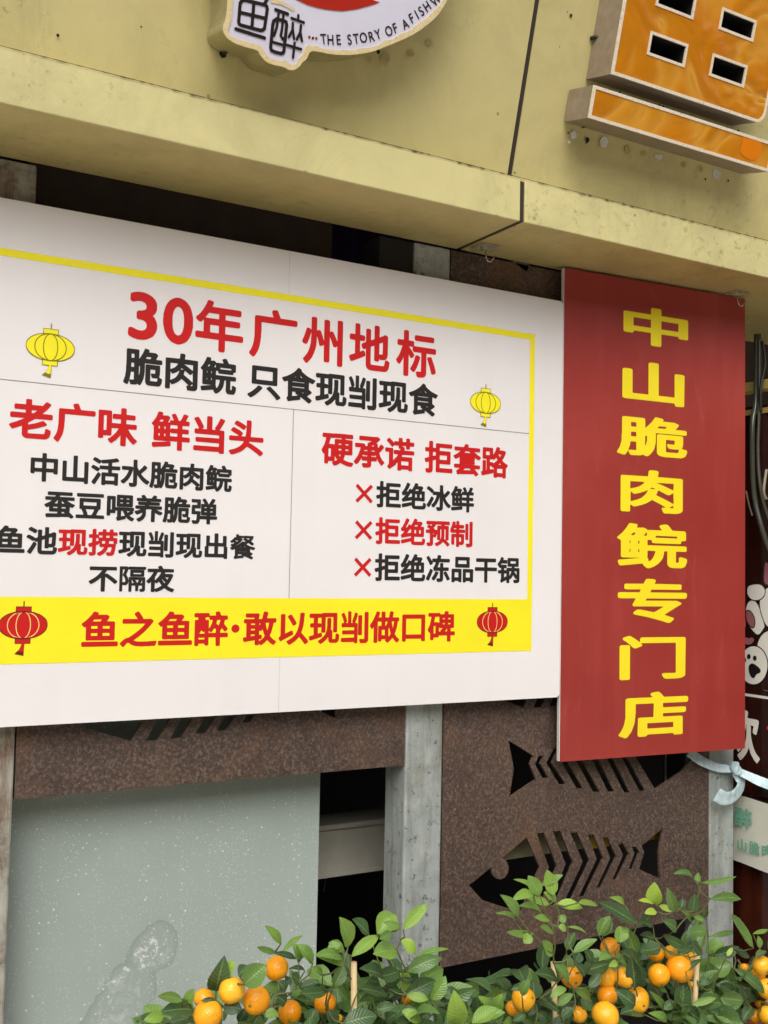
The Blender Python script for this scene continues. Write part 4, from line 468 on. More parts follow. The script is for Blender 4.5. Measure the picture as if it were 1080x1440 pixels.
# ---------------------------------------------------------------- lettering
GLYPH_KEYS = list('脆肉鲩只食现老广味鲜当头中山活水蚕豆喂养弹鱼池捞出餐不隔夜硬承诺拒套路绝冰预制冻品干锅之醉敢以做口碑专门店欢') + ['K'] + ['r' + c for c in '30年广州地标'] + list('THESORYFAIW')
def glyph(ch):
    """Outline loops of one character, in em units; each number holds x * 1000 + y on a 250-step grid."""
    return [[(q // 1000 / 250 * 1.3 - 0.15, q % 1000 / 250 * 1.3 - 0.15) for q in L] for L in GLYPHS[GLYPH_KEYS.index(ch)]]
def ink(loops):
    xs = [a for L in loops for a, b in L]; ys = [b for L in loops for a, b in L]
    return min(xs), max(xs), min(ys), max(ys)
def inside(p, L):
    c = False; n = len(L)
    for i in range(n):
        (x0, y0), (x1, y1) = L[i], L[(i+1) % n]
        if (y0 > p[1]) != (y1 > p[1]) and p[0] < (x1-x0)*(p[1]-y0)/(y1-y0)+x0: c = not c
    return c
def islands(loops):
    """Split a glyph into outer loops with their holes."""
    dep = [sum(inside(L[0], K) for K in loops if K is not L) for L in loops]
    res = []
    for i, L in enumerate(loops):
        if dep[i] % 2: continue
        res.append([L] + [K for j, K in enumerate(loops) if dep[j] == dep[i] + 1 and inside(K[0], L)])
    return res
def put(mb, pl, loops, fx, fy, h=0.0008):
    for isl in islands(loops):
        mb.slab(pl, [[(fx(a), fy(b)) for a, b in L] for L in isl], h, None)
def put_box(mb, pl, ch, x0, x1, y0, y1, h=0.0008):
    g = glyph(ch); a0, a1, b0, b1 = ink(g)
    put(mb, pl, g, lambda a: x0 + (a-a0)/(a1-a0)*(x1-x0), lambda b: y0 + (b-b0)/(b1-b0)*(y1-y0), h)
def text_line(pl, text, Lp, Rp, ref, top, bot, runs, parent, space=0.3, name='lettering'):
    """One printed line: left and right ink ends, and the top and bottom of one reference glyph."""
    pos = []; x = 0.0
    for ch in text:
        if ch == ' ': pos.append(None); x += space; continue
        if ch == '·': pos.append(x); x += 0.42; continue
        pos.append(x); x += 1.0
    gi = [i for i, c in enumerate(text) if c not in ' ·']
    g0 = ink(glyph(text[gi[0]])); g1 = ink(glyph(text[gi[-1]])); gr = ink(glyph(text[ref]))
    xa = pl.px(*Lp)[0]; xb = pl.px(*Rp)[0]
    sx = (xb - xa) / ((pos[gi[-1]] + g1[1]) - (pos[gi[0]] + g0[0])); ox = xa - (pos[gi[0]] + g0[0]) * sx
    zt = pl.px(*top)[1]; zb = pl.px(*bot)[1]; sz = (zt - zb) / (gr[3] - gr[2]); oz = zb - gr[2] * sz
    for (i0, i1, mt) in runs:
        mb = MB()
        for i in range(i0, i1):
            ch = text[i]
            if ch == ' ': continue
            if ch == '·':
                mb.slab(pl, [[(ox + (pos[i] + 0.2 + 0.12*math.cos(q*math.pi/8))*sx, oz + (0.38 + 0.12*math.sin(q*math.pi/8))*sz) for q in range(16)]], 0.0008, None); continue
            put(mb, pl, glyph(ch), lambda a: ox + (pos[i] + a) * sx, lambda b: oz + b * sz)
        mb.build(name, M[mt], parent)
def stroke(poly, w, closed=False, cap=True):
    """Outline loops of a stroked polyline."""
    n = len(poly); P = [Vector(p).to_2d() for p in poly]; Ls = []; Rs = []
    for i in range(n):
        a = P[i-1] if (i > 0 or closed) else None; b = P[(i+1) % n] if (i < n-1 or closed) else None
        d0 = (P[i]-a).normalized() if a is not None else None; d1 = (b-P[i]).normalized() if b is not None else None
        if d0 is None: d = d1; k = 1
        elif d1 is None: d = d0; k = 1
        else:
            d = (d0+d1).normalized(); k = 1/max(0.5, d.dot(d0))
        nn = Vector((-d.y, d.x)) * (w/2*k); Ls.append(P[i]+nn); Rs.append(P[i]-nn)
    if closed: 
        A = [tuple(q) for q in Ls]; B = [tuple(q) for q in Rs]
        ar = lambda L: abs(sum(L[i][0]*L[(i+1) % len(L)][1]-L[(i+1) % len(L)][0]*L[i][1] for i in range(len(L))))
        return [A, B] if ar(A) > ar(B) else [B, A]
    out = [tuple(q) for q in Rs]
    def arc(c, d):
        base = math.atan2(d.y, d.x); return [(c.x + w/2*math.cos(base + a), c.y + w/2*math.sin(base + a)) for a in [(-90+180*j/8)*math.pi/180 for j in range(1, 8)]]
    if cap: out += arc(P[-1], (P[-1]-P[-2]).normalized())
    out += [tuple(q) for q in reversed(Ls)]
    if cap: out += arc(P[0], (P[0]-P[1]).normalized())
    return [out]
def ell(cx, cz, rx, rz, n=40): return [(cx + rx*math.cos(2*math.pi*k/n), cz + rz*math.sin(2*math.pi*k/n)) for k in range(n)]
def rrect(x0, x1, z0, z1, r, n=4):
    out = []
    for cx, cz, a0 in ((x1-r, z0+r, -90), (x1-r, z1-r, 0), (x0+r, z1-r, 90), (x0+r, z0+r, 180)):
        out += [(cx + r*math.cos(R(a0+90*j/n)), cz + r*math.sin(R(a0+90*j/n))) for j in range(n+1)]
    return out
def smooth(pts, it=2):
    for _ in range(it):
        q = []
        for i in range(len(pts)):
            a, b = pts[i], pts[(i+1) % len(pts)]
            q += [(a[0]*.75+b[0]*.25, a[1]*.75+b[1]*.25), (a[0]*.25+b[0]*.75, a[1]*.25+b[1]*.75)]
        pts = q
    return pts

# ---------------------------------------------------------------- ground
g = MB().add([(-60, -60, 0), (60, -60, 0), (60, 60, 0), (-60, 60, 0)], [(0, 1, 2, 3)]).build('pavement', M['ground']); tag(g, kind='structure')

ob = MB().box(-22, 26, -15, -14, 0.0, 9.0).build('unseen_opposite_building', M['unseen_street']); tag(ob, kind='structure')  # unseen row opposite, put in to block the low sky

# ---------------------------------------------------------------- shop building: interior and upper wall
ZS = 2.546
bld = thing('shop_building', 'dark shop room and plain upper wall behind and above the signs and steel screens', 'building', (1.5, 5.5, 0))
MB().box(-3, 6, 2.42, 2.6, 3.5, 7.0).build('upper_wall', M['wall_up'], bld)
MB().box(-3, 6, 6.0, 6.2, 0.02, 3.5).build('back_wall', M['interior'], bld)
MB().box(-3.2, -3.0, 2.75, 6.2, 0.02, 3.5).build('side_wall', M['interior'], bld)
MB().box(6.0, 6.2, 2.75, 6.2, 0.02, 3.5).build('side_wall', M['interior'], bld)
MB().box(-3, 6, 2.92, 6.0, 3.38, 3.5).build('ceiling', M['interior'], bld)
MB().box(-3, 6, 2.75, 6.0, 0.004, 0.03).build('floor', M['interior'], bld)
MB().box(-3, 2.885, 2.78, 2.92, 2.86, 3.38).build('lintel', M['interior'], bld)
MB().box(2.885, 6, 2.91, 3.05, 2.10, 3.38).build('lintel', M['brown_board'], bld)
MB().box(-3, 0.39, 2.60, 2.75, 0.03, 2.60).build('front_wall', M['wall_up'], bld)
MB().box(1.45, 1.95, 3.9, 4.0, 0.05, 0.95).build('red_cupboard', M['interior_red'], bld)

# ---------------------------------------------------------------- sign fascia
XS = 1.724; GAP = 0.008
fas = thing('shop_fascia', 'long yellow painted metal fascia with pale lower lip over the shop front', 'fascia', (1.724, 2.4, 2.546))
for x0, x1 in ((-2.6, XS-GAP), (XS+GAP, 5.5)):
    nx = 40; mb = MB()
    v = []; f = []
    P = [(FASCIA.p(0, 0.95), 1), (FASCIA.p(0, -0.055), 1), ]
    # gently uneven sheet front
    rows = 8; cols = 46; rg = random.Random(int(x0*10)+99)
    ph = [rg.uniform(0, 6) for _ in range(6)]
    for r in range(rows+1):
        for c in range(cols+1):
            b = -0.055 + (0.95+0.055)*r/rows; a = x0 + (x1-x0)*c/cols
            h = 0.0022*math.sin(a*3.1+ph[0]+b*2) + 0.0018*math.sin(a*7.3+ph[1]-b*5) + 0.001*math.sin(b*9+ph[2])
            if r in (0, rows) or c in (0, cols): h *= 0.3
            v.append(FASCIA.p(a, b, h))
    f = [(r*(cols+1)+c, r*(cols+1)+c+1, (r+1)*(cols+1)+c+1, (r+1)*(cols+1)+c) for r in range(rows) for c in range(cols)]
    mb.add(v, f, True)
    A = [FASCIA.p(x0, 0.95), FASCIA.p(x1, 0.95), FASCIA.p(x1, -0.055), FASCIA.p(x0, -0.055)]
    B = [Vector((q.x, 2.42, q.z)) for q in A]
    mb.add(A+B, [(0, 3, 7, 4), (1, 5, 6, 2), (0, 4, 5, 1), (4, 7, 6, 5)])
    mb.build('fascia_panel', M['fascia'], fas)
    MB().box(x0, x1, 2.250, 2.258, ZS, 2.664).box(x0, x1, 2.258, 2.33, 2.656, 2.6635).build('lip', M['lip'], fas, bevel=0.0025)
    mb = MB()
    if x0 < 0: mb.box(x0, x1, 2.2585, YP, ZS+0.002, ZS+0.05)
    else: mb.box(x0, 2.885, 2.2585, YP, ZS+0.002, ZS+0.05).box(2.885, x1, 2.2585, 2.91, ZS+0.002, ZS+0.05)
    mb.build('soffit', M['soffit'], fas)
jb = MB(); jb.box(XS-GAP, XS+GAP, 2.256, 2.552, ZS+0.004, 2.658)
A = [FASCIA.p(XS-GAP, -0.055, -0.003), FASCIA.p(XS+GAP, -0.055, -0.003), FASCIA.p(XS+GAP, 0.95, -0.003), FASCIA.p(XS-GAP, 0.95, -0.003)]
jb.add(A, [(0, 1, 2, 3)]); jb.build('joint', M['joint'], fas)
# filler spots, tape scraps, drill holes left on the sheet
rg = random.Random(3)
def blob(name, mt, x, y, rx, ry, h=0.0035, jag=0.25, n=12):
    a, b = FASCIA.px(x, y); s = 1/560.0
    MB().slab(FASCIA, [[(a + rx*s*math.cos(2*math.pi*k/n)*(1+rg.uniform(-jag, jag)), b + ry*s*math.sin(2*math.pi*k/n)*(1+rg.uniform(-jag, jag))) for k in range(n)]], h, None).build(name, M[mt], fas)
for x, y, rx, ry in ((806, 190, 6, 6), (848, 201, 8, 8), (925, 221, 8, 4), (1007, 245, 11, 8), (799, 200, 3, 2)): blob('filler_spot', 'residue', x, y, rx, ry)
for x, y, rx, ry in ((881, 211, 7, 7), (904, 216, 6, 5), (960, 232, 6, 5), (984, 237, 6, 6), (577, 75, 6, 6), (602, 60, 6, 5), (541, 82, 8, 9), (518, 85, 4, 5)): blob('tape_scrap', 'tape', x, y, rx, ry, jag=0.3, n=5)
for x, y, r_ in ((825, 197, 4.2), (798, 187, 1.6), (991, 252, 2), (1023, 254, 2), (802, 22, 2.6), (797, 17, 1), (786, 66, 1), (81, 50, 2), (531, 73, 3), (313, 76, 5), (667, 250, 1.5), (723, 243, 1.4), (440, 16, 1.2), (198, 38, 1.2)): blob('drill_hole', 'hole_dark', x, y, r_, r_, 0.003, 0.08)
# a thin uneven line of dirt caught along the top of the lip
lo_, hi_ = [], []
for k in range(420):
    a = -0.5 + k*0.0105; t_ = 0.0004 + max(0.0, rg.gauss(0.0003, 0.0012)); lo_.append((a, 2.6636 - t_)); hi_.append((a, 2.6644 + 0.3*t_))
MB().slab(wall(2.2488), [lo_ + hi_[::-1]], 0.0012, None).build('grime', M['grime'], fas)

# ---------------------------------------------------------------- round light-box sign
def fpx(h, pts): return [FASCIA.px(x, y, h) for x, y in pts]
HR = 0.107
rs = thing('round_shop_sign', 'round white shop sign with black characters and red curve, left on the fascia', 'sign', FASCIA.p(1.15, 0.3, 0))
c4 = lambda L: [(280 + x/6, y/6) for x, y in L]
c5 = lambda L: [(440 + x/5.4, y/5.4) for x, y in L]
top = [(478 + 182*math.cos(R(a)), -105 + 182*math.sin(R(a))) for a in range(26, -196, -12)]
rim_out = c4([(228, -150), (246, -60), (240, 60), (225, 175), (205, 215), (203, 265), (235, 320), (300, 365), (400, 398), (500, 425), (520, 470), (570, 525), (640, 550), (720, 565), (760, 592), (810, 590), (850, 560), (870, 525), (910, 500), (935, 430), (1000, 432)]) + \
          c5([(150, 415), (300, 418), (450, 395), (550, 355), (650, 315), (780, 255), (900, 165), (980, 80)]) + top
wav = []
inn = c4([(286, -120), (292, -20), (285, 60), (270, 190), (247, 235), (250, 280), (290, 320), (400, 352), (530, 385), (555, 450), (600, 490), (690, 518), (730, 506), (760, 540), (800, 548), (830, 530), (835, 495), (880, 460), (900, 380), (960, 386), (1000, 388)]) + \
      c5([(60, 366), (100, 374), (150, 378), (200, 385), (235, 376), (280, 384), (330, 378), (355, 366), (420, 366), (480, 350), (520, 330), (535, 305), (585, 305), (640, 280), (660, 257), (720, 242), (760, 215), (785, 186), (850, 150), (890, 110), (920, 78), (960, 42), (985, 10)]) + \
      [(478 + 174*math.cos(R(a)), -105 + 174*math.sin(R(a))) for a in range(22, -192, -12)]
ro = smooth(fpx(HR, rim_out), 1); ri = smooth(fpx(HR, inn), 1)
def ccw(L): return L if sum(L[i][0]*L[(i+1) % len(L)][1]-L[(i+1) % len(L)][0]*L[i][1] for i in range(len(L))) > 0 else L[::-1]
ro, ri = ccw(ro), ccw(ri)
MB().slab(FASCIA, [ro], HR-0.004, 0.002).build('side_return', M['round_side'], rs)
MB().slab(FASCIA, [ro, ri], HR, HR-0.0035).build('rim', M['gold_trim'], rs)
MB().slab(FASCIA, [ri], HR-0.002, None).build('face', M['acrylic'], rs)
w6 = 26/6/560*1.0
lt = MB(); hh = HR-0.0008
def strk(mb, pts, w=w6, closed=False):
    global hh
    L = stroke(fpx(HR, c4(pts)), w, closed); mb.slab(FASCIA, L, hh, None); hh += 0.00006
strk(lt, [(362, 5), (348, 28), (335, 185), (340, 202), (355, 212), (520, 256), (540, 252), (553, 238), (577, 75), (572, 52), (555, 40), (385, 0)], closed=True)
strk(lt, [(350, 105), (562, 155)]); strk(lt, [(463, 28), (447, 230)]); strk(lt, [(312, 244), (553, 320)])
strk(lt, [(552, 35), (580, -20), (560, -45), (470, -70)]); strk(lt, [(480, -95), (440, -50), (375, -10)])
strk(lt, [(647, 82), (748, 118)]); w7 = w6*0.8
strk(lt, [(674, 98), (665, 165), (655, 235), (632, 300)], w7); strk(lt, [(714, 112), (700, 245), (690, 300), (705, 328), (722, 322)], w7)
strk(lt, [(655, 160), (630, 178), (622, 210), (604, 400), (612, 425), (640, 438), (690, 452), (708, 446), (716, 430), (740, 210), (735, 185), (715, 175)], w6, True)
strk(lt, [(612, 352), (718, 382)], w7)
strk(lt, [(838, 130), (836, 162)], w7); strk(lt, [(780, 153), (884, 190)], w7)
strk(lt, [(792, 195), (788, 255), (757, 312)], w7); strk(lt, [(791, 250), (801, 326)], w7)
strk(lt, [(860, 215), (852, 275), (824, 332)], w7); strk(lt, [(854, 272), (868, 346)], w7)
strk(lt, [(742, 380), (860, 416)], w7); strk(lt, [(806, 362), (792, 484)], w7)
lt.build('character_lettering', M['logo_ink'], rs)
for x, y, m in ((932, 313, 'logo_red'), (962, 321, 'logo_ink'), (990, 323, 'logo_red')):
    a, b = FASCIA.px(280 + x/6, y/6, HR); MB().slab(FASCIA, [ell(a, b, 0.0032, 0.0032, 14)], HR-0.0008, None).build('dot', M[m], rs)
sm = MB()
arc_pts = [(82, 296, 'T', -2), (135, 302, 'H', 3), (197, 301, 'E', 0), (280, 300, 'S', -4), (330, 294, 'T', -6), (385, 285, 'O', -8), (447, 277, 'R', -13), (495, 260, 'Y', -18), (578, 235, 'O', -24), (627, 212, 'F', -24), (703, 182, 'A', -30), (752, 138, 'F', -36), (790, 110, 'I', -38), (825, 84, 'S', -40), (868, 48, 'H', -44), (935, 0, 'W', -48)]
for x, y, ch, rot in arc_pts:
    px_, py_ = 440 + x/5.4, y/5.4
    a, b = FASCIA.px(px_, py_, HR); ex = Vector(FASCIA.px(px_+math.cos(R(rot)), py_+math.sin(R(rot)), HR)) - Vector((a, b))
    e1 = ex.normalized(); e2 = Vector((-e1.y, e1.x)); g_ = glyph(ch); a0, a1, b0, b1 = ink(g_); sc_ = 0.0225/(0.72); cx, cz = (a0+a1)/2, (b0+b1)/2
    put(sm, FASCIA, [[(a + e1.x*(u-cx)*sc_*0.82 + e2.x*(v_-cz)*sc_, b + e1.y*(u-cx)*sc_*0.82 + e2.y*(v_-cz)*sc_) for u, v_ in L] for L in g_], lambda q: q, lambda q: q, HR-0.0008)
sm.build('small_lettering', M['logo_ink'], rs)
red = fpx(HR, [(400, -14), (418, 0), (433, 7), (447, 11), (460, 13.5), (481, 15.5), (501, 13), (520, 8), (535, 3), (526, 0.5), (505, -14), (470, -24), (430, -24)])
MB().slab(FASCIA, [ccw(red)], HR-0.0006, None).build('red_curve', M['logo_red'], rs)
flap = fpx(HR, c4([(600, -30), (606, 22), (690, 38), (740, 60), (790, 92), (812, 84), (770, 48), (690, 8), (640, -40)]))
MB().slab(FASCIA, [ccw(flap)], HR-0.0004, None).build('rim_flap', M['gold_trim'], rs)
a, b = FASCIA.px(313, 76); MB().tube([FASCIA.p(a, b, 0.001), FASCIA.p(a, b+0.004, 0.012), FASCIA.p(a+0.008, b+0.012, 0.02)], 0.006).build('cable_gland', M['cable'], rs)

# ---------------------------------------------------------------- big amber channel character
HA = 0.107; c8 = lambda L: [(860 + x/4.909, y/4.909) for x, y in L]; c3 = lambda L: [(780 + x/6, y/6) for x, y in L]
al = thing('amber_sign_character', 'large amber channel character with silver trim at the upper right of the fascia', 'sign', FASCIA.p(2.3, 0.3, 0))
p0 = FASCIA.px(860, 104.5, HA); p1 = FASCIA.px(1055, 165.5, HA); p2 = FASCIA.px(1083, 130, HA)
x0, zb, x1 = p0[0], (p0[1]+FASCIA.px(1040, 163, HA)[1])/2, p2[0]; zt = zb + 0.46; rr = 0.035
body = [(x0, zt), (x0, zb)] + [(x1-rr+rr*math.cos(R(q)), zb+rr+rr*math.sin(R(q))) for q in range(-90, 1, 15)] + [(x1, zt)]
tw = 0.0085
inner = [(x0+tw, zt-tw), (x0+tw, zb+tw)] + [(x1-rr+(rr-tw)*math.cos(R(q)), zb+rr+(rr-tw)*math.sin(R(q))) for q in range(-90, 1, 15)] + [(x1-tw, zt-tw)]
hA = fpx(HA, c8([(272, 218), (535, 300), (505, 462), (245, 380)])); hB = fpx(HA, c8([(705, 368), (948, 455), (910, 600), (670, 525)])); hC = fpx(HA, c8([(770, 48), (1008, 145), (975, 288), (738, 200)]))
def bb(L): return (sum(sorted(p[0] for p in L)[:2])/2, sum(sorted(p[0] for p in L)[2:])/2, sum(sorted(p[1] for p in L)[:2])/2, sum(sorted(p[1] for p in L)[2:])/2)
bA, bB, bC = bb(hA), bb(hB), bb(hC); dz = bC[2]-bB[2]
holes = [bA, bB, (bA[0], bA[1], bA[2]+dz, bA[3]+dz), bC]
def rc(b, g=0.0): return [(b[0]+g, b[2]+g), (b[1]-g, b[2]+g), (b[1]-g, b[3]-g), (b[0]+g, b[3]-g)]
hl = [rc(b, 0.0075) for b in holes]
MB().slab(FASCIA, [body] + hl, HA-0.006, 0.002, side=False).build('back_sheet', M['amber_side'], al)
sd_ = MB(); nb_ = len(body)
sd_.add([FASCIA.p(*q, HA-0.0055) for q in body] + [FASCIA.p(*q, 0.0) for q in body], [(i, nb_+i, nb_+(i+1) % nb_, (i+1) % nb_) for i in range(nb_)]); sd_.build('side_return', M['amber_side'], al)
for q in hl: MB().add([FASCIA.p(*c, HA-0.0055) for c in q] + [FASCIA.p(*c, 0.003) for c in q], [(i, (i+1) % 4, 4+(i+1) % 4, 4+i) for i in range(4)]).build('hole_lining', M['hole_dark'], al)
MB().slab(FASCIA, [inner] + [rc(b) for b in holes], HA-0.002, None).build('face', M['amber'], al)
tr_ = MB().slab(FASCIA, [body, inner], HA, HA-0.005)
for b in holes: tr_.slab(FASCIA, [rc(b), rc(b, 0.0075)], HA, HA-0.005)
tr_.build('trim', M['silver_trim'], al)
MB().slab(FASCIA, [rc((x0+0.03, x1-0.03, zb+0.03, zt-0.03))], 0.004, None).build('hole_backing', M['hole_dark'], al)
q0, q1 = FASCIA.px(837, 117, HA), FASCIA.px(827, 165, HA); q2 = FASCIA.px(1078, 200, HA); q3 = FASCIA.px(1078, 241, HA)
bx0, bz1, bz0 = (q0[0]+q1[0])/2, (q0[1]+q2[1])/2, (q1[1]+q3[1])/2; bx1 = FASCIA.px(1084, 220, HA)[0] + 0.004
bar = [(bx0, bz0), (bx1, bz0), (bx1, bz1), (bx0, bz1)]; bi = [(bx0+tw, bz0+tw), (bx1-tw, bz0+tw), (bx1-tw, bz1-tw), (bx0+tw, bz1-tw)]
MB().slab(FASCIA, [bar], HA-0.006, 0.002).build('stroke_return', M['amber_side'], al)
MB().slab(FASCIA, [bi], HA-0.002, None).build('stroke_face', M['amber'], al)
MB().slab(FASCIA, [bar, bi], HA, HA-0.005).build('stroke_trim', M['silver_trim'], al)
op = fpx(HA, c8([(905, 938), (1000, 965), (1042, 985), (1035, 1060), (1010, 1100), (960, 1108), (893, 1062), (888, 1035), (905, 985)]))
MB().slab(FASCIA, [ccw(smooth(op, 1))], HA-0.001, None).build('film_patch', M['orange_patch'], al)
for x, y in ((832, 55), (820, 178)):
    a, b = FASCIA.px(x, y); MB().tube([FASCIA.p(a-0.004, b, 0.002), FASCIA.p(a, b+0.003, 0.012), FASCIA.p(a+0.012, b+0.006, 0.02), FASCIA.p(a+0.02, b+0.014, 0.016)], 0.0058).build('cable', M['cable'], al)
for a in (x0+0.07, x0+0.22, x0+0.235, x1-0.06): MB().tube([FASCIA.p(a, bz1-0.005, 0.06), FASCIA.p(a, bz1+0.016, 0.07)], 0.003).build('wire_stub', M['cable'], al)

# ---------------------------------------------------------------- posts and steel screens
def post(name, x0, x1, label, mt):
    mb = MB().box(x0, x1, YP, YP+0.112, 0.005, ZS-0.002)
    o = mb.build(name, M[mt], None, bevel=0.006); o.location = (0, 0, 0)
    return tag(o, label, 'post', 'square steel posts of the shop front')
post('steel_post', 0.403, 0.523, 'stained rusty steel post at the far left edge of the white board', 'old_steel')
post('steel_post', 1.573, 1.696, 'clean grey galvanised post between the two brown steel screens', 'galv')
post('steel_post', 2.763, 2.880, 'grey galvanised post below the red board, with blue ribbon tied round it', 'galv')

cA = lambda L: [STEEL.px(650 + x/3.6, 1140 + y/3.6) for x, y in L]
cB = lambda L: [STEEL.px(700 + x/3.6, 970 + y/3.6) for x, y in L]
def eye_head():
    h = [(35, 378), (148, 285)]
    for q in range(170, -95, -20): pass
    eye = [(192 + 44*math.cos(R(q)), 292 + 56*math.sin(R(q))) for q in range(190, -82, -15)]
    return cA([(35, 378), (148, 287)] + eye + [(208, 238), (328, 135), (395, 290), (300, 512), (215, 490), (105, 455)])
FISH_L = [eye_head(),
    cA([(378, 115), (415, 112), (482, 285), (390, 500), (350, 506), (440, 288)]), cA([(460, 105), (497, 102), (562, 265), (470, 480), (432, 490), (525, 270)]),
    cA([(548, 112), (583, 110), (648, 255), (552, 455), (518, 458), (612, 258)]), cA([(637, 122), (665, 122), (716, 242), (622, 435), (590, 438), (682, 245)]),
    cA([(712, 135), (735, 133), (783, 235), (705, 390), (678, 397), (750, 240)]), cA([(788, 165), (812, 162), (848, 222), (785, 350), (760, 353), (815, 225)]),
    cA([(860, 183), (882, 183), (900, 212), (866, 297), (842, 300), (873, 215)]), cA([(910, 178), (1018, 88), (997, 215), (1003, 345), (897, 297), (922, 210)])]
FISH_R = [cB([(55, 255), (182, 335), (165, 378), (195, 455), (60, 545), (82, 400)]), cB([(207, 335), (235, 333), (218, 375), (257, 447), (228, 450), (190, 378)]),
    cB([(287, 295), (315, 293), (275, 372), (345, 478), (313, 482), (247, 370)]), cB([(365, 262), (397, 260), (352, 360), (432, 499), (402, 503), (322, 362)]),
    cB([(440, 240), (472, 236), (424, 350), (517, 517), (485, 520), (394, 352)]), cB([(520, 222), (555, 218), (506, 342), (590, 515), (560, 518), (474, 345)]),
    cB([(600, 212), (632, 208), (580, 338), (668, 519), (642, 522), (550, 340)]), cB([(675, 206), (705, 204), (652, 335), (746, 511), (720, 515), (624, 335)]),
    cB([(797, 505), (935, 412), (1005, 318), (900, 215), (770, 190), (700, 340)])]
def shift(L, dx, dz): return [[(a+dx, b+dz) for a, b in q] for q in L]
def ok(L, z0, z1): return all(z0 + 0.02 < b < z1 - 0.02 for q in L for a, b in q)
def screen(x0, x1, z0, z1, fishes, label):
    loops = [[(x0, z0), (x1, z0), (x1, z1), (x0, z1)]] + [ccw(q) for f_ in fishes for q in f_]
    mb = MB().slab(STEEL, loops, -0.001, -0.009)
    # folded return along the edges
    for (a0, a1, b0, b1) in ((x0, x1, z0, z0+0.004), (x0, x0+0.003, z0+0.004, z1), (x1-0.003, x1, z0+0.004, z1)): mb.box(a0, a1, YP+0.009, YP+0.034, b0, b1)
    return tag(mb.build('steel_screen', M['rust']), label, 'metal screen', 'rust brown steel screens with fish cut-outs')
fr = []
for k in range(0, 4):
    for f_ in (shift(FISH_L, 0, 0.5964*k), shift(FISH_R, 0, 0.5964*k)):
        if ok(f_, 0.5, 2.3): fr.append(f_)
top_tri = shift(FISH_L[:1], *(Vector(STEEL.px(741, 382)) - Vector(STEEL.px(735, 1281))))
tt_ = [[STEEL.px(*p) for p in ((716, 364), (741, 382), (748, 366))]]; fr.append(tt_)
screen(1.699, 2.760, 0.494, ZS-0.004, fr, 'tall brown steel screen under the red board with two fish skeleton cut-outs showing')
gl = Vector(STEEL.px(184.4, 1042.2)) - Vector((cA([(300, 512)])[0]))
fl = [shift(FISH_L, gl.x, gl.y + 0.5964*k) for k in range(2)]
screen(0.526, 1.570, 1.066, 2.36, [f_ for f_ in fl if ok(f_, 1.066, 2.36)], 'brown steel screen peeping out below the white board over the grey sheet')

# grey sheet, brown board above it, things seen through the gap
gs = MB().box(0.47, 1.364, 2.662, 2.668, 0.02, 2.30).build('grey_sheet', M['grey_sheet']); tag(gs, 'pale grey sheet speckled with white splashes behind the lower left steel screen', 'sheet')
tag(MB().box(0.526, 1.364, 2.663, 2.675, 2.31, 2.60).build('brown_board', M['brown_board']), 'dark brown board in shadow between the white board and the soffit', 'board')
tag(MB().box(1.46, 1.570, YP+0.004, YP+0.10, 2.36, ZS-0.004).build('shadow_filler', M['hole_dark']), 'added black block standing for the deep shadow just left of the middle post under the fascia', 'board')  # no real board; black box added for the deep shade beside the post
cu = MB(); n = 60
def cury(k): return 3.02 + 0.012*math.sin(k*0.85) + 0.006*math.sin(k*0.37)
v = [(1.28 + 0.70*k/n, cury(k), z) for z in (1.9, 3.1) for k in range(n+1)] + [(1.28 + 0.70*k/n, cury(k)+0.004, z) for z in (1.9, 3.1) for k in range(n+1)]
m1 = n+1
f = [(k, k+1, m1+k+1, m1+k) for k in range(n)] + [(2*m1+k+1, 2*m1+k, 3*m1+k, 3*m1+k+1) for k in range(n)]
cu.add(v, f, True); tag(cu.build('purple_curtain', M['purple']), 'dark purple curtain inside, glimpsed above the white board beside the middle post', 'curtain')
# rolled beige sheet on a rail inside
bs = thing('plastic_casing', 'long off white plastic casing inside the dark gap left of the middle post', 'casing', (1.6, 2.95, 0.9))
za, zb_ = pt(480, 1157, 2.9).z, pt(480, 1231, 2.9).z
MB().box(1.2, 2.05, 2.90, 3.02, zb_+0.004, za-0.018).build('body', M['beige'], bs, bevel=0.006)
MB().box(1.2, 2.05, 2.888, 3.03, za-0.016, za).build('lid', M['beige'], bs, bevel=0.004)
MB().box(1.2, 2.05, 2.894, 2.90, zb_, zb_+0.012).build('lower_lip', M['beige'], bs)
MB().tube([(1.80, 2.878, zb_+0.055), (2.04, 2.878, zb_+0.058)], 0.018, 12).build('pipe_end', M['beige'], bs)
tag(MB().tube([pt(455, 1254, 3.0), pt(459, 1235, 3.02), pt(540, 1085, 3.1)], 0.0014, 6).build('hanging_wire', M['dim_wire']), 'thin pale wire crossing the dark gap beside the middle post', 'wire')
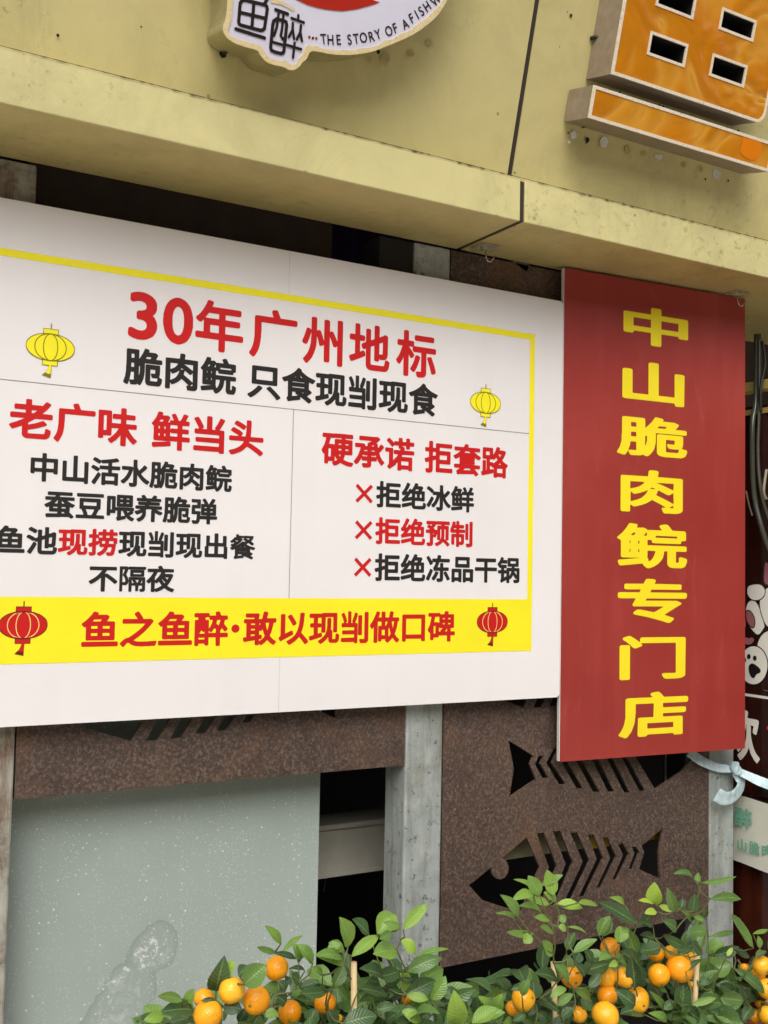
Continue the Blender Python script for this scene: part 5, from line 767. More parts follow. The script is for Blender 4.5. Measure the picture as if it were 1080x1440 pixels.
# olive and mustard boards stand for reflections behind the fish cut-outs
zl = pt(720, 1203, 2.62).z
for nm, x0, x1, mt, lb, dz_ in (('olive_reflection', 1.97, 2.30, 'olive_board_reflection', 'dull olive reflection drawn as a board behind the head of the lower fish cut-out', pt(740, 1205, 2.62).z), ('mustard_reflection', 2.305, 2.75, 'yellow_reflection', 'mustard yellow reflection drawn as a board behind the tail of the lower fish cut-out', pt(850, 1191, 2.62).z)):
    tag(MB().box(x0, x1, 2.62, 2.63, dz_, dz_+0.14).build(nm, M[mt]), lb, 'board')
st = pt(936, 1100, 2.70)
tag(MB().tube([(st.x, 2.70, 0.72), (st.x, 2.70, 1.2)], 0.004, 8).build('pale_stick', M['pale_stick']), 'thin pale stick seen through the upper fish cut-out under the red board', 'stick')
tag(MB().box(2.28, 2.50, 2.78, 2.79, pt(850, 1110, 2.78).z-0.03, pt(850, 1110, 2.78).z+0.1).build('grey_board', M['olive_board_reflection']), 'dim grey board behind the ribs of the upper fish cut-out', 'board')
bk = thing('green_bin', 'dark green plastic bin in the shadow below the right steel screen', 'bin', tuple(pt(655, 1420, 2.95).xy) + (0.03,))
bb_ = base_of(bk); zt_ = pt(655, 1405, 2.95).z
MB().lathe(bb_, [(0.0, 0.005), (0.12, 0.005), (0.135, zt_-0.06), (0.13, zt_-0.06), (0.0, 0.02)]).build('tub', M['bin'], bk)
MB().lathe(bb_, [(0.135, zt_-0.075), (0.15, zt_-0.07), (0.15, zt_-0.03), (0.132, zt_-0.03), (0.132, zt_-0.075)]).build('rim', M['bin'], bk)

# ---------------------------------------------------------------- white board
wb = thing('white_promotion_board', 'big white printed board with yellow border, red and black slogans and lantern drawings', 'sign board', (0.855, 2.51, 1.238))
MB().slab(BOARD, [rrect(-0.365, 2.077, 1.2385, 2.434, 0.012)], 0.0, -0.010).build('panel', M['board'], wb)
bz, by0 = 2.3185, 1.378; yw = 0.0175; bR = 1.9695; bL = -0.26; bt = 1.529
bmb = MB()
bmb.slab(BOARD, [[(bL, bz-yw), (bR, bz-yw), (bR, bz), (bL, bz)]], 0.0006, None)
bmb.slab(BOARD, [[(bR-yw, bt), (bR, bt), (bR, bz-yw), (bR-yw, bz-yw)]], 0.0006, None).slab(BOARD, [[(bL, bt), (bL+yw, bt), (bL+yw, bz-yw), (bL, bz-yw)]], 0.0006, None)
bmb.slab(BOARD, [[(bL, by0), (bR, by0), (bR, bt), (bL, bt)]], 0.0006, None)
bmb.build('yellow_border', M['y_ink'], wb)
lm = MB(); lz = 2.019
lm.slab(BOARD, [[(bL+yw, lz-0.0008), (bR-yw, lz-0.0008), (bR-yw, lz+0.0008), (bL+yw, lz+0.0008)]], 0.0006, None)
lm.slab(BOARD, [[(1.1797, bt), (1.1813, bt), (1.1813, lz-0.0008), (1.1797, lz-0.0008)]], 0.0006, None); lm.build('dividing_line', M['line_ink'], wb)
cx = BOARD.px(393, 940)[0]
MB().slab(BOARD, [[(cx-0.0012, 1.2395), (cx+0.0012, 1.2395), (cx+0.0012, by0), (cx-0.0012, by0)]], 0.0005, None).build('crease', M['crease'], wb)
MB().slab(BOARD, [[(cx-0.001, bz), (cx+0.001, bz), (cx+0.001, 2.433), (cx-0.001, 2.433)]], 0.0005, None).build('crease', M['crease'], wb)
q3 = lambda x, y: (x/2.571, y/2.571+330); q4 = lambda x, y: (x/2.4545+380, y/2.4545+380)
# headline in round type, one glyph at a time
hd = MB(); zt_ = (BOARD.px(297.5, 420)[1] + BOARD.px(567, 466)[1])/2; zb_ = (BOARD.px(313, 495)[1] + BOARD.px(594, 532.8)[1])/2
gy = ink(glyph('r年')); sz = (zt_-zb_)/(gy[3]-gy[2]); oz = zb_-gy[2]*sz
for ch, l, r, y in (('3', 180.5, 221.5, 441), ('0', 229, 271.5, 449), ('年', 274.6, 342.3, 457), ('广', 351, 418, 468), ('州', 424.8, 481.9, 481), ('地', 491, 548, 490), ('标', 557, 613, 499)):
    g_ = glyph('r'+ch); i_ = ink(g_); xa, xb = BOARD.px(l, y)[0], BOARD.px(r, y)[0]
    if ch in '30':
        put_box(hd, BOARD, 'r'+ch, xa, xb, zb_+0.006, zt_-0.006); continue
    put(hd, BOARD, g_, lambda a: xa + (a-i_[0])/(i_[1]-i_[0])*(xb-xa), lambda b: oz + b*sz)
hd.build('headline_lettering', M['r_ink'], wb)
TL = lambda *a, **k: text_line(BOARD, *a, parent=wb, **k)
TL('脆肉鲩 只食现K现食', q3(445, 520), q4(578, 440), 4, q3(918, 472), q3(905, 588), [(0, 10, 'k_ink')])
TL('老广味 鲜当头', q3(32, 690), q3(952, 760), 1, q3(290, 612), q3(205, 748), [(0, 7, 'r_ink')], space=0.34)
TL('中山活水脆肉鲩', q3(110, 845), q3(838, 890), 0, q3(165, 790), q3(160, 893), [(0, 7, 'k_ink')])
TL('蚕豆喂养脆弹', q3(160, 975), q3(785, 1005), 1, q3(325, 936), q3(325, 1026), [(0, 6, 'k_ink')])
TL('鱼池现捞现K现出餐', (-8, 757), q3(922, 1130), 7, q3(785, 1080), q3(785, 1172), [(0, 2, 'k_ink'), (2, 4, 'r_ink'), (4, 9, 'k_ink')])
TL('不隔夜', q3(320, 1250), q3(630, 1260), 1, q3(490, 1200), q3(490, 1291), [(0, 3, 'k_ink')])
TL('硬承诺 拒套路', q4(177, 610), q4(820, 660), 1, q4(340, 573), q4(335, 682), [(0, 7, 'r_ink')], space=0.34)
TL('拒绝冰鲜', q4(365, 775), q4(703, 790), 0, q4(378, 727), q4(400, 820), [(0, 4, 'k_ink')])
TL('拒绝预制', q4(362, 900), q4(698, 910), 0, q4(376, 852), q4(398, 946), [(0, 4, 'r_ink')])
TL('拒绝冻品干锅', q4(360, 1028), q4(860, 1035), 0, q4(374, 977), q4(396, 1073), [(0, 6, 'k_ink')])
TL('鱼之鱼醉·敢以现K做口碑', (114.5, 884), q4(637, 1230), 0, (134, 860), (130, 909.5), [(0, 12, 'r_ink')])
for x, y in (q4(324, 771), q4(322, 897), q4(319, 1025)):
    a, b = BOARD.px(x, y); r_ = 0.0235; mb = MB()
    mb.slab(BOARD, stroke([(a-r_, b-r_*.95), (a+r_, b+r_*.95)], 0.0095, cap=False), 0.0008, None).slab(BOARD, stroke([(a-r_, b+r_*.95), (a+r_, b-r_*.95)], 0.0095, cap=False), 0.0009, None)
    mb.build('cross_mark', M['r_ink'], wb)
def lantern(lx, rx, yc, red_):
    xa, xb = BOARD.px(lx, yc)[0], BOARD.px(rx, yc)[0]; c = (xa+xb)/2; a = (xb-xa)/2; zc = BOARD.px((lx+rx)/2, yc)[1]; b = a*0.575*1.0
    fill, edge, rib = ('r_ink', 'dr_ink', 'pale_ink') if red_ else ('y_ink', 'olive_ink', 'olive_ink')
    H = 0.0010; e = 0.0016
    lp = thing_part('lantern_print', wb)
    o_ = MB(); fl_ = MB(); rb = MB()
    cap1 = [(c-.30*a, zc+.94*b), (c+.30*a, zc+.94*b), (c+.30*a, zc+1.34*b), (c-.30*a, zc+1.34*b)]
    cap2 = [(c-.30*a, zc-1.34*b), (c+.30*a, zc-1.34*b), (c+.30*a, zc-.94*b), (c-.30*a, zc-.94*b)]
    tas = [(c-.02*a, zc-1.34*b), (c+.06*a, zc-1.34*b), (c+.04*a, zc-2.25*b), (c-.30*a, zc-2.1*b), (c-.12*a, zc-1.8*b)]
    tip = [(c+.045*a, zc-1.95*b), (c+.04*a, zc-2.25*b), (c-.30*a, zc-2.1*b), (c-.18*a, zc-1.9*b), (c-.06*a, zc-2.02*b)]
    bd = ell(c, zc, a, b, 48)
    for k, L in enumerate((cap1, cap2, tas, bd)):
        cxm = sum(p[0] for p in L)/len(L); czm = sum(p[1] for p in L)/len(L)
        gw = [(p[0] + e*(1 if p[0] > cxm else -1)*min(1, abs(p[0]-cxm)/(.2*a)), p[1] + e*(1 if p[1] > czm else -1)*min(1, abs(p[1]-czm)/(.2*b))) for p in L]
        o_.slab(BOARD, [ccw(gw)], H + 0.00005*k, None); fl_.slab(BOARD, [ccw(L)], H + 0.0003 + 0.00005*k, None)
    o_.slab(BOARD, [[(c-.012*a-e*.4, zc+1.34*b), (c+.012*a+e*.4, zc+1.34*b), (c+.012*a+e*.4, zc+1.8*b), (c-.012*a-e*.4, zc+1.8*b)]], H+0.0003, None)
    rib_w = 0.0022
    for fx in (-.66, -.30, .30, .66):
        arc_ = [(c + fx*a*math.cos(R(t))**0.9 if abs(t) < 90 else c, zc + b*.985*math.sin(R(t))) for t in range(-76, 77, 8)]
        rb.slab(BOARD, stroke(arc_, rib_w, cap=False), H + 0.0007, None)
    o2 = MB().slab(BOARD, [ccw(tip)], H + 0.0007, None); 
    for sgn in (1, -1): MB().slab(BOARD, stroke([(c + .36*a*t/5, zc + sgn*b*math.sqrt(max(0, 1-(.36*t/5)**2))) for t in range(-5, 6)], 0.003, cap=False), H + 0.0008, None).build('cap_line', M[edge], lp)
    o_.build('outline', M[edge], lp); fl_.build('fill', M[fill], lp); rb.build('ribs', M[rib], lp); o2.build('tassel_tip', M[edge], lp)
def thing_part(name, parent):
    o = bpy.data.objects.new(name, None); COL.objects.link(o); o.parent = parent; o.empty_display_size = 0.05; return o
lantern(37, 104.2, 488.5, False); lantern(661.5, 703.5, 566.5, False)
lantern(-1.5, 65.8, 879, True); lantern(671, 713, 874.5, True)

# ---------------------------------------------------------------- red board
rbd = thing('red_hanging_board', 'tall red board with eight yellow characters in a column beside the white board', 'sign board', RED.p(0.4, 1.047, 0))
rw_ = (RED.px(1050, 421)[0] + RED.px(1045.5, 1052)[0])/2
MB().slab(RED, [rrect(0.0, rw_, 1.047, 2.5395, 0.006)], 0.0, -0.012).build('panel', M['red'], rbd)
mb = MB().slab(RED, [[(-0.0035, 1.049), (-0.0005, 1.049), (-0.0005, 2.538), (-0.0035, 2.538)]], -0.001, -0.0125); mb.build('foam_edge', M['foam_edge'], rbd)
rl = MB()
for ch, l, r, t, b in (('中', 233, 415, 140, 262), ('山', 230, 405, 295, 423), ('脆', 215, 412, 448, 570), ('肉', 225, 400, 600, 725), ('鲩', 215, 412, 752, 880), ('专', 217, 412, 908, 1032), ('门', 222, 408, 1066, 1192), ('店', 219, 415, 1222, 1355)):
    l, r, t, b = 760+l/2, 760+r/2, 360+t/2, 360+b/2; ym = (t+b)/2; xm = (l+r)/2
    slope = .16 - .24*(ym-400)/660; cor = abs(slope)*(r-l)*0.30
    xa, xb = RED.px(l, ym)[0], RED.px(r, ym)[0]; z1 = RED.px(xm, t+cor)[1]; z0 = RED.px(xm, b-cor)[1]
    put_box(rl, RED, ch, xa, xb, z0, z1)
rl.build('lettering', M['red_letter'], rbd)

# ---------------------------------------------------------------- suction hooks on the soffit
def hook(x, y, label, sc_):
    d = RGT*((x-540)/F) + DWN*((y-720)/F) + FWD; q = CAM + d*((ZS-1.6)/d.z)
    h = thing('adhesive_hook', label, 'hook', q, 'clear adhesive hooks under the fascia')
    w_ = 0.034*sc_
    SP = Plane((q.x, q.y, ZS), (1, 0, 0), (0, -1, 0)); SP.n = Vector((0, 0, -1))
    MB().slab(SP, [rrect(-w_, w_, -w_, w_, 0.008)], 0.003, 0.0005).build('clear_plate', M['clear'], h)
    MB().lathe((q.x, q.y, ZS), [(0.0, -0.010), (0.006, -0.009), (0.012, -0.0065), (0.013, -0.003)], 16).build('boss', M['clear'], h)
    MB().tube([(q.x, q.y, ZS-0.008), (q.x, q.y-0.002, ZS-0.028), (q.x+0.004, q.y-0.004, ZS-0.042), (q.x+0.013, q.y-0.006, ZS-0.044), (q.x+0.022, q.y-0.008, ZS-0.034), (q.x+0.026, q.y-0.008, ZS-0.024)], 0.0022, 8).build('hook_wire', M['chrome'], h)
hook(683, 347, 'clear adhesive hook plate under the fascia just right of the dark joint', 1.0)
hook(1037, 412, 'clear adhesive hook plate above the right corner of the red board', 0.9)

# ---------------------------------------------------------------- door leaf at the right
dr_ = thing('glass_door', 'dark maroon glass door standing open right of the red board with white decals', 'door', (2.97, 2.3, 0.02))
DH = lambda x, y: DOOR.px(x, y)
MB().slab(DOOR, [[(-2.84, 0.09), (-1.75, 0.09), (-1.75, 2.20), (-2.84, 2.20)]], 0.0, -0.012).build('pane', M['maroon'], dr_)
zr = DOOR.px(1062, 549)[1]
MB().box(2.938, 2.985, 1.74, 2.845, zr-0.004, zr+0.030).build('top_rail', M['brass'], dr_, bevel=0.003)
MB().box(2.940, 2.985, 1.74, 2.845, 0.03, 0.09).build('bottom_rail', M['door_frame'], dr_, bevel=0.003)
MB().box(2.945, 2.98, 1.70, 1.74, 0.03, zr+0.026).build('stile', M['door_frame'], dr_, bevel=0.003)
zb2 = DOOR.px(1062, 578)[1]
MB().box(2.944, 2.949, 1.75, 2.84, zb2-0.012, zb2+0.006).build('reflection_band', M['brass'], dr_)  # warm reflection on the glass, drawn as a bright yellow strip
dl = lambda L, h=0.0008, n=0: [DOOR.px(1020 + x/4.5, 760 + y/4.5) for x, y in L]
def dec(name, mt, L, h, it=2):
    s_ = ccw(smooth(dl(L), it))
    MB().slab(DOOR, [s_], h, None).build(name, M[mt], dr_)
    if name == 'decal_patch':
        loops = stroke(s_, 0.0035, True)
        MB().slab(DOOR, loops, h + 0.00015, None).build('decal_outline', M['decal_black'], dr_)
dec('decal_line', 'decal_white', [(0, 955), (115, 965), (270, 988), (420, 1018), (420, 1030), (270, 1005), (115, 982), (0, 970)], 0.0008, 0)
dec('decal_patch', 'decal_white', [(150, 375), (205, 380), (255, 540), (245, 560), (210, 610), (160, 560), (130, 500), (128, 430)], 0.0010)
dec('decal_patch', 'decal_pink', [(132, 440), (165, 445), (192, 500), (185, 560), (150, 540), (130, 490)], 0.0014)
dec('decal_patch', 'decal_white', [(140, 290), (175, 275), (230, 275), (258, 310), (250, 355), (215, 382), (165, 378), (138, 340)], 0.0018)
dec('decal_patch', 'decal_white', [(205, 380), (262, 290), (330, 290), (400, 340), (420, 450), (380, 540), (300, 560), (250, 540)], 0.0012)
dec('decal_patch', 'decal_white', [(250, 560), (190, 670), (240, 720), (300, 850), (280, 960), (215, 930), (330, 985), (420, 970), (420, 700), (380, 580)], 0.0013)
dec('decal_patch', 'decal_pink', [(262, 120), (248, 150), (240, 285), (300, 280), (320, 240)], 0.0016)
dec('decal_patch', 'decal_pink', [(120, 490), (110, 520), (120, 560), (135, 545), (133, 500)], 0.0015, 1)
dec('decal_patch', 'decal_pink', [(115, 620), (135, 608), (150, 620), (170, 608), (190, 625), (175, 655), (140, 665), (118, 650)], 0.0015)
c0 = (182, 790)
dec('decal_disc', 'decal_black', [(c0[0]+94*math.cos(R(q)), c0[1]+128*math.sin(R(q))) for q in range(0, 360, 15)], 0.0019, 1)
dec('decal_disc', 'decal_white', [(c0[0]+88*math.cos(R(q)), c0[1]+121*math.sin(R(q))) for q in range(0, 360, 15)], 0.0024, 1)
for (x, y, rx_, ry_) in ((152, 735, 12, 17), (190, 745, 12, 17), (125, 757, 11, 16), (119, 806, 10, 14)):
    dec('paw_toe', 'decal_black', [(x+rx_*math.cos(R(q)), y+ry_*math.sin(R(q))) for q in range(0, 360, 30)], 0.0030, 1)
dec('paw_pad', 'decal_black', [(150, 790), (175, 775), (200, 790), (228, 815), (226, 838), (200, 845), (188, 872), (170, 870), (152, 835)], 0.0030, 1)
mb = MB(); a0, b0 = DOOR.px(1029, 1064); a1, b1 = DOOR.px(1068.5, 1003)
put_box(mb, DOOR, '欢', a0 - 0.02, a1, b0-0.005, b1+0.003, 0.0010); mb.build('door_lettering', M['decal_white'], dr_)
dec('decal_spot', 'decal_red', [(258, 1185), (275, 1165), (320, 1170), (320, 1215), (270, 1205)], 0.0010)
# banner label hung on the door
hb = thing('white_label_banner', 'off white banner with pale green characters hung low on the open door', 'banner', (2.92, 2.3, 0.63))
LB = Plane((2.915, 0, 0), (0, -1, 0), (0, 0, 1))
v = []; nb = 30
for i in range(nb+1):
    yy = 2.70 - 0.85*i/nb
    for z in (0.638, 0.70, 0.76, 0.82, 0.862): v.append((2.915 + 0.006*math.sin(i*0.5), yy, z + 0.003*math.sin(i*0.4)))
f = [(i*5+j, (i+1)*5+j, (i+1)*5+j+1, i*5+j+1) for i in range(nb) for j in range(4)]
k = len(v); v2 = [(a+0.004, b, c) for a, b, c in v]
MB().add(v, f, True).add(v2, [q[::-1] for q in f], True).build('cloth', M['label_cloth'], hb)
c7 = lambda x, y: LB.px(970 + x/7.2, 1040 + y/7.2)
mb = MB()
for ch, x0_, x1_, y0_, y1_ in (('醉', 470, 645, 690, 890), ('山', 497, 592, 1005, 1125), ('脆', 615, 722, 1030, 1165), ('肉', 745, 850, 1065, 1190), ('中', 395, 462, 990, 1085)):
    xm, ym = (x0_+x1_)/2, (y0_+y1_)/2; put_box(mb, LB, ch, c7(x0_, ym)[0], c7(x1_, ym)[0], c7(xm, y1_)[1], c7(xm, y0_)[1], 0.008)
mb.build('lettering', M['green_ink'], hb)
mb = MB(); mb.tube([(2.917, 2.60, 0.855), (2.93, 2.45, 0.885), (2.945, 2.2, 0.93)], 0.0015, 6).tube([(2.917, 2.62, 0.86), (2.94, 2.2, 0.868)], 0.0012, 6); mb.build('string', M['cable'], hb)
# soft plastic strips and cable hanging at the door head
ps = thing('plastic_strip_curtain', 'bunched grey green plastic strips hanging at the head of the open door', 'strip curtain', (2.91, 2.5, 1.6))
def strip(pts, wdt, mt):
    P = [pt(x, y, Y) for x, y, Y in pts]
    Q = []
    for i in range(len(P)-1):
        for j in range(6):
            t = j/6; p_ = P[max(i-1, 0)]; a_ = P[i]; b_ = P[i+1]; n_ = P[min(i+2, len(P)-1)]
            Q.append(0.5*((2*a_) + (b_-p_)*t + (2*p_-5*a_+4*b_-n_)*t*t + (3*a_-p_-3*b_+n_)*t**3))
    Q.append(P[-1]); MB().tube(Q, wdt, 8).build('strip', M[mt], ps)
strip([(1064, 470, 2.50), (1063, 560, 2.50), (1058, 600, 2.49), (1060, 690, 2.48), (1072, 745, 2.45), (1088, 790, 2.42)], 0.009, 'grey_strip')
strip([(1068, 470, 2.49), (1068, 560, 2.48), (1066, 640, 2.47), (1072, 700, 2.45), (1092, 760, 2.42)], 0.006, 'grey_strip')
strip([(1072, 480, 2.48), (1076, 510, 2.47), (1070, 545, 2.47), (1070, 580, 2.47)], 0.005, 'cable')
strip([(1049, 690, 2.54), (1054, 712, 2.53), (1058, 725, 2.53)], 0.003, 'clear')
strip([(1078, 660, 2.46), (1074, 690, 2.46), (1078, 702, 2.46)], 0.005, 'clear')
# blue ribbon tied round the right post
rb_ = thing('blue_ribbon', 'pale blue plastic ribbon knotted round the right post under the red board', 'ribbon', pt(1033, 1082, 2.535))
def band(pts, w0, tw_):
    P = [pt(x, y, Y) for x, y, Y in pts]; Q = []
    for i in range(len(P)-1):
        for j in range(8):
            t = j/8; p_ = P[max(i-1, 0)]; a_ = P[i]; b_ = P[i+1]; n_ = P[min(i+2, len(P)-1)]
            Q.append(0.5*((2*a_) + (b_-p_)*t + (2*p_-5*a_+4*b_-n_)*t*t + (3*a_-p_-3*b_+n_)*t**3))
    Q.append(P[-1]); m = len(Q); v = []
    for i, q in enumerate(Q):
        d = (Q[min(i+1, m-1)]-Q[max(i-1, 0)]).normalized(); s_ = i/(m-1); an = tw_[0] + (tw_[1]-tw_[0])*s_
        e_ = Vector((0, -1, 0)); e_ = (e_ - d*e_.dot(d)).normalized(); o_ = d.cross(e_)
        ax = o_*math.cos(an) + e_*math.sin(an); nn = ax.cross(d); w_ = w0[0] + (w0[1]-w0[0])*s_
        for k_, (a_, b_) in enumerate(((-1, 0), (-.5, .12), (0, -.08), (.5, .14), (1, 0))): v.append(q + ax*(w_*a_) + nn*(w_*b_*(1+0.5*math.sin(i*0.9))))
    f = [(i*5+j, i*5+j+1, (i+1)*5+j+1, (i+1)*5+j) for i in range(m-1) for j in range(4)]
    v2 = [q - Vector((0, -0.0012, 0)) for q in v]
    return MB().add(v, f, True).add(v2, [q[::-1] for q in f], True)
band([(968, 1056, 2.545), (985, 1069, 2.543), (1008, 1079, 2.540), (1024, 1081, 2.53), (1033, 1082, 2.525)], (0.020, 0.010), (0.2, 0.4)).build('wrap', M['ribbon'], rb_)
band([(1033, 1082, 2.522), (1050, 1090, 2.50), (1075, 1101, 2.46), (1120, 1116, 2.35)], (0.012, 0.022), (0.4, 0.2)).build('tail', M['ribbon'], rb_)
band([(1036, 1084, 2.52), (1042, 1098, 2.515), (1040, 1110, 2.51), (1031, 1120, 2.505), (1020, 1123, 2.505), (1008, 1117, 2.51)], (0.025, 0.023), (0.1, 0.3)).build('loop', M['ribbon'], rb_)
kq = pt(1035, 1081, 2.518); mb = MB()
for k_ in range(3): mb.tube([kq + Vector((0.014*math.cos(a_+k_), 0.010*math.sin(a_*1.0+k_*2), 0.016*math.sin(a_+k_*1.3))) for a_ in [2*math.pi*j/12 for j in range(13)]], 0.007, 8)
mb.build('knot', M['ribbon'], rb_)

# ---------------------------------------------------------------- potted mandarin bushes
def leaf(mb, b, t, w, tone, roll=0.0, droop=0.1, fold=0.25, rg=random):
    """One leaf blade: folded along the midrib, pointed, gently arched."""
    ax = t - b; L = ax.length
    if L < 1e-4: return
    ax.normalize(); view = (CAM - b).normalized()
    nrm = (view * 0.75 + Vector((0, -0.15, 0.45))); nrm = (nrm - ax*nrm.dot(ax))
    nrm = nrm.normalized() if nrm.length > 1e-4 else ax.orthogonal().normalized()
    sd = ax.cross(nrm).normalized()
    sd, nrm = sd*math.cos(roll) + nrm*math.sin(roll), nrm*math.cos(roll) - sd*math.sin(roll)
    S = (0.0, 0.06, 0.18, 0.34, 0.52, 0.70, 0.85, 0.95, 1.0); W = (0.05, 0.30, 0.72, 0.96, 1.0, 0.82, 0.50, 0.20, 0.0)
    wav = rg.uniform(0, 6); k0 = len(mb.v); vs = []; ac = []; av = []; cx = rg.uniform(-0.06, 0.06)*L
    for s_, w_ in zip(S, W):
        c = b + ax*(L*s_) + nrm*(droop*L*4*s_*(1-s_)*0.5) + sd*(cx*4*s_*(1-s_))
        for j in (-1, -0.5, 0, 0.5, 1):
            up = abs(j)**1.3*fold*w*0.5*w_ + 0.035*w*math.sin(s_*11+wav+j*2)*abs(j)
            vs.append(c + sd*(j*w*0.5*w_) + nrm*up); ac.append(abs(j)); av.append(s_)
    fs = [(i*5+j, i*5+j+1, (i+1)*5+j+1, (i+1)*5+j) for i in range(len(S)-1) for j in range(4)]
    mb.t = tone; mb.add(vs, fs, True); mb.acr[k0:] = ac; mb.alo[k0:] = av

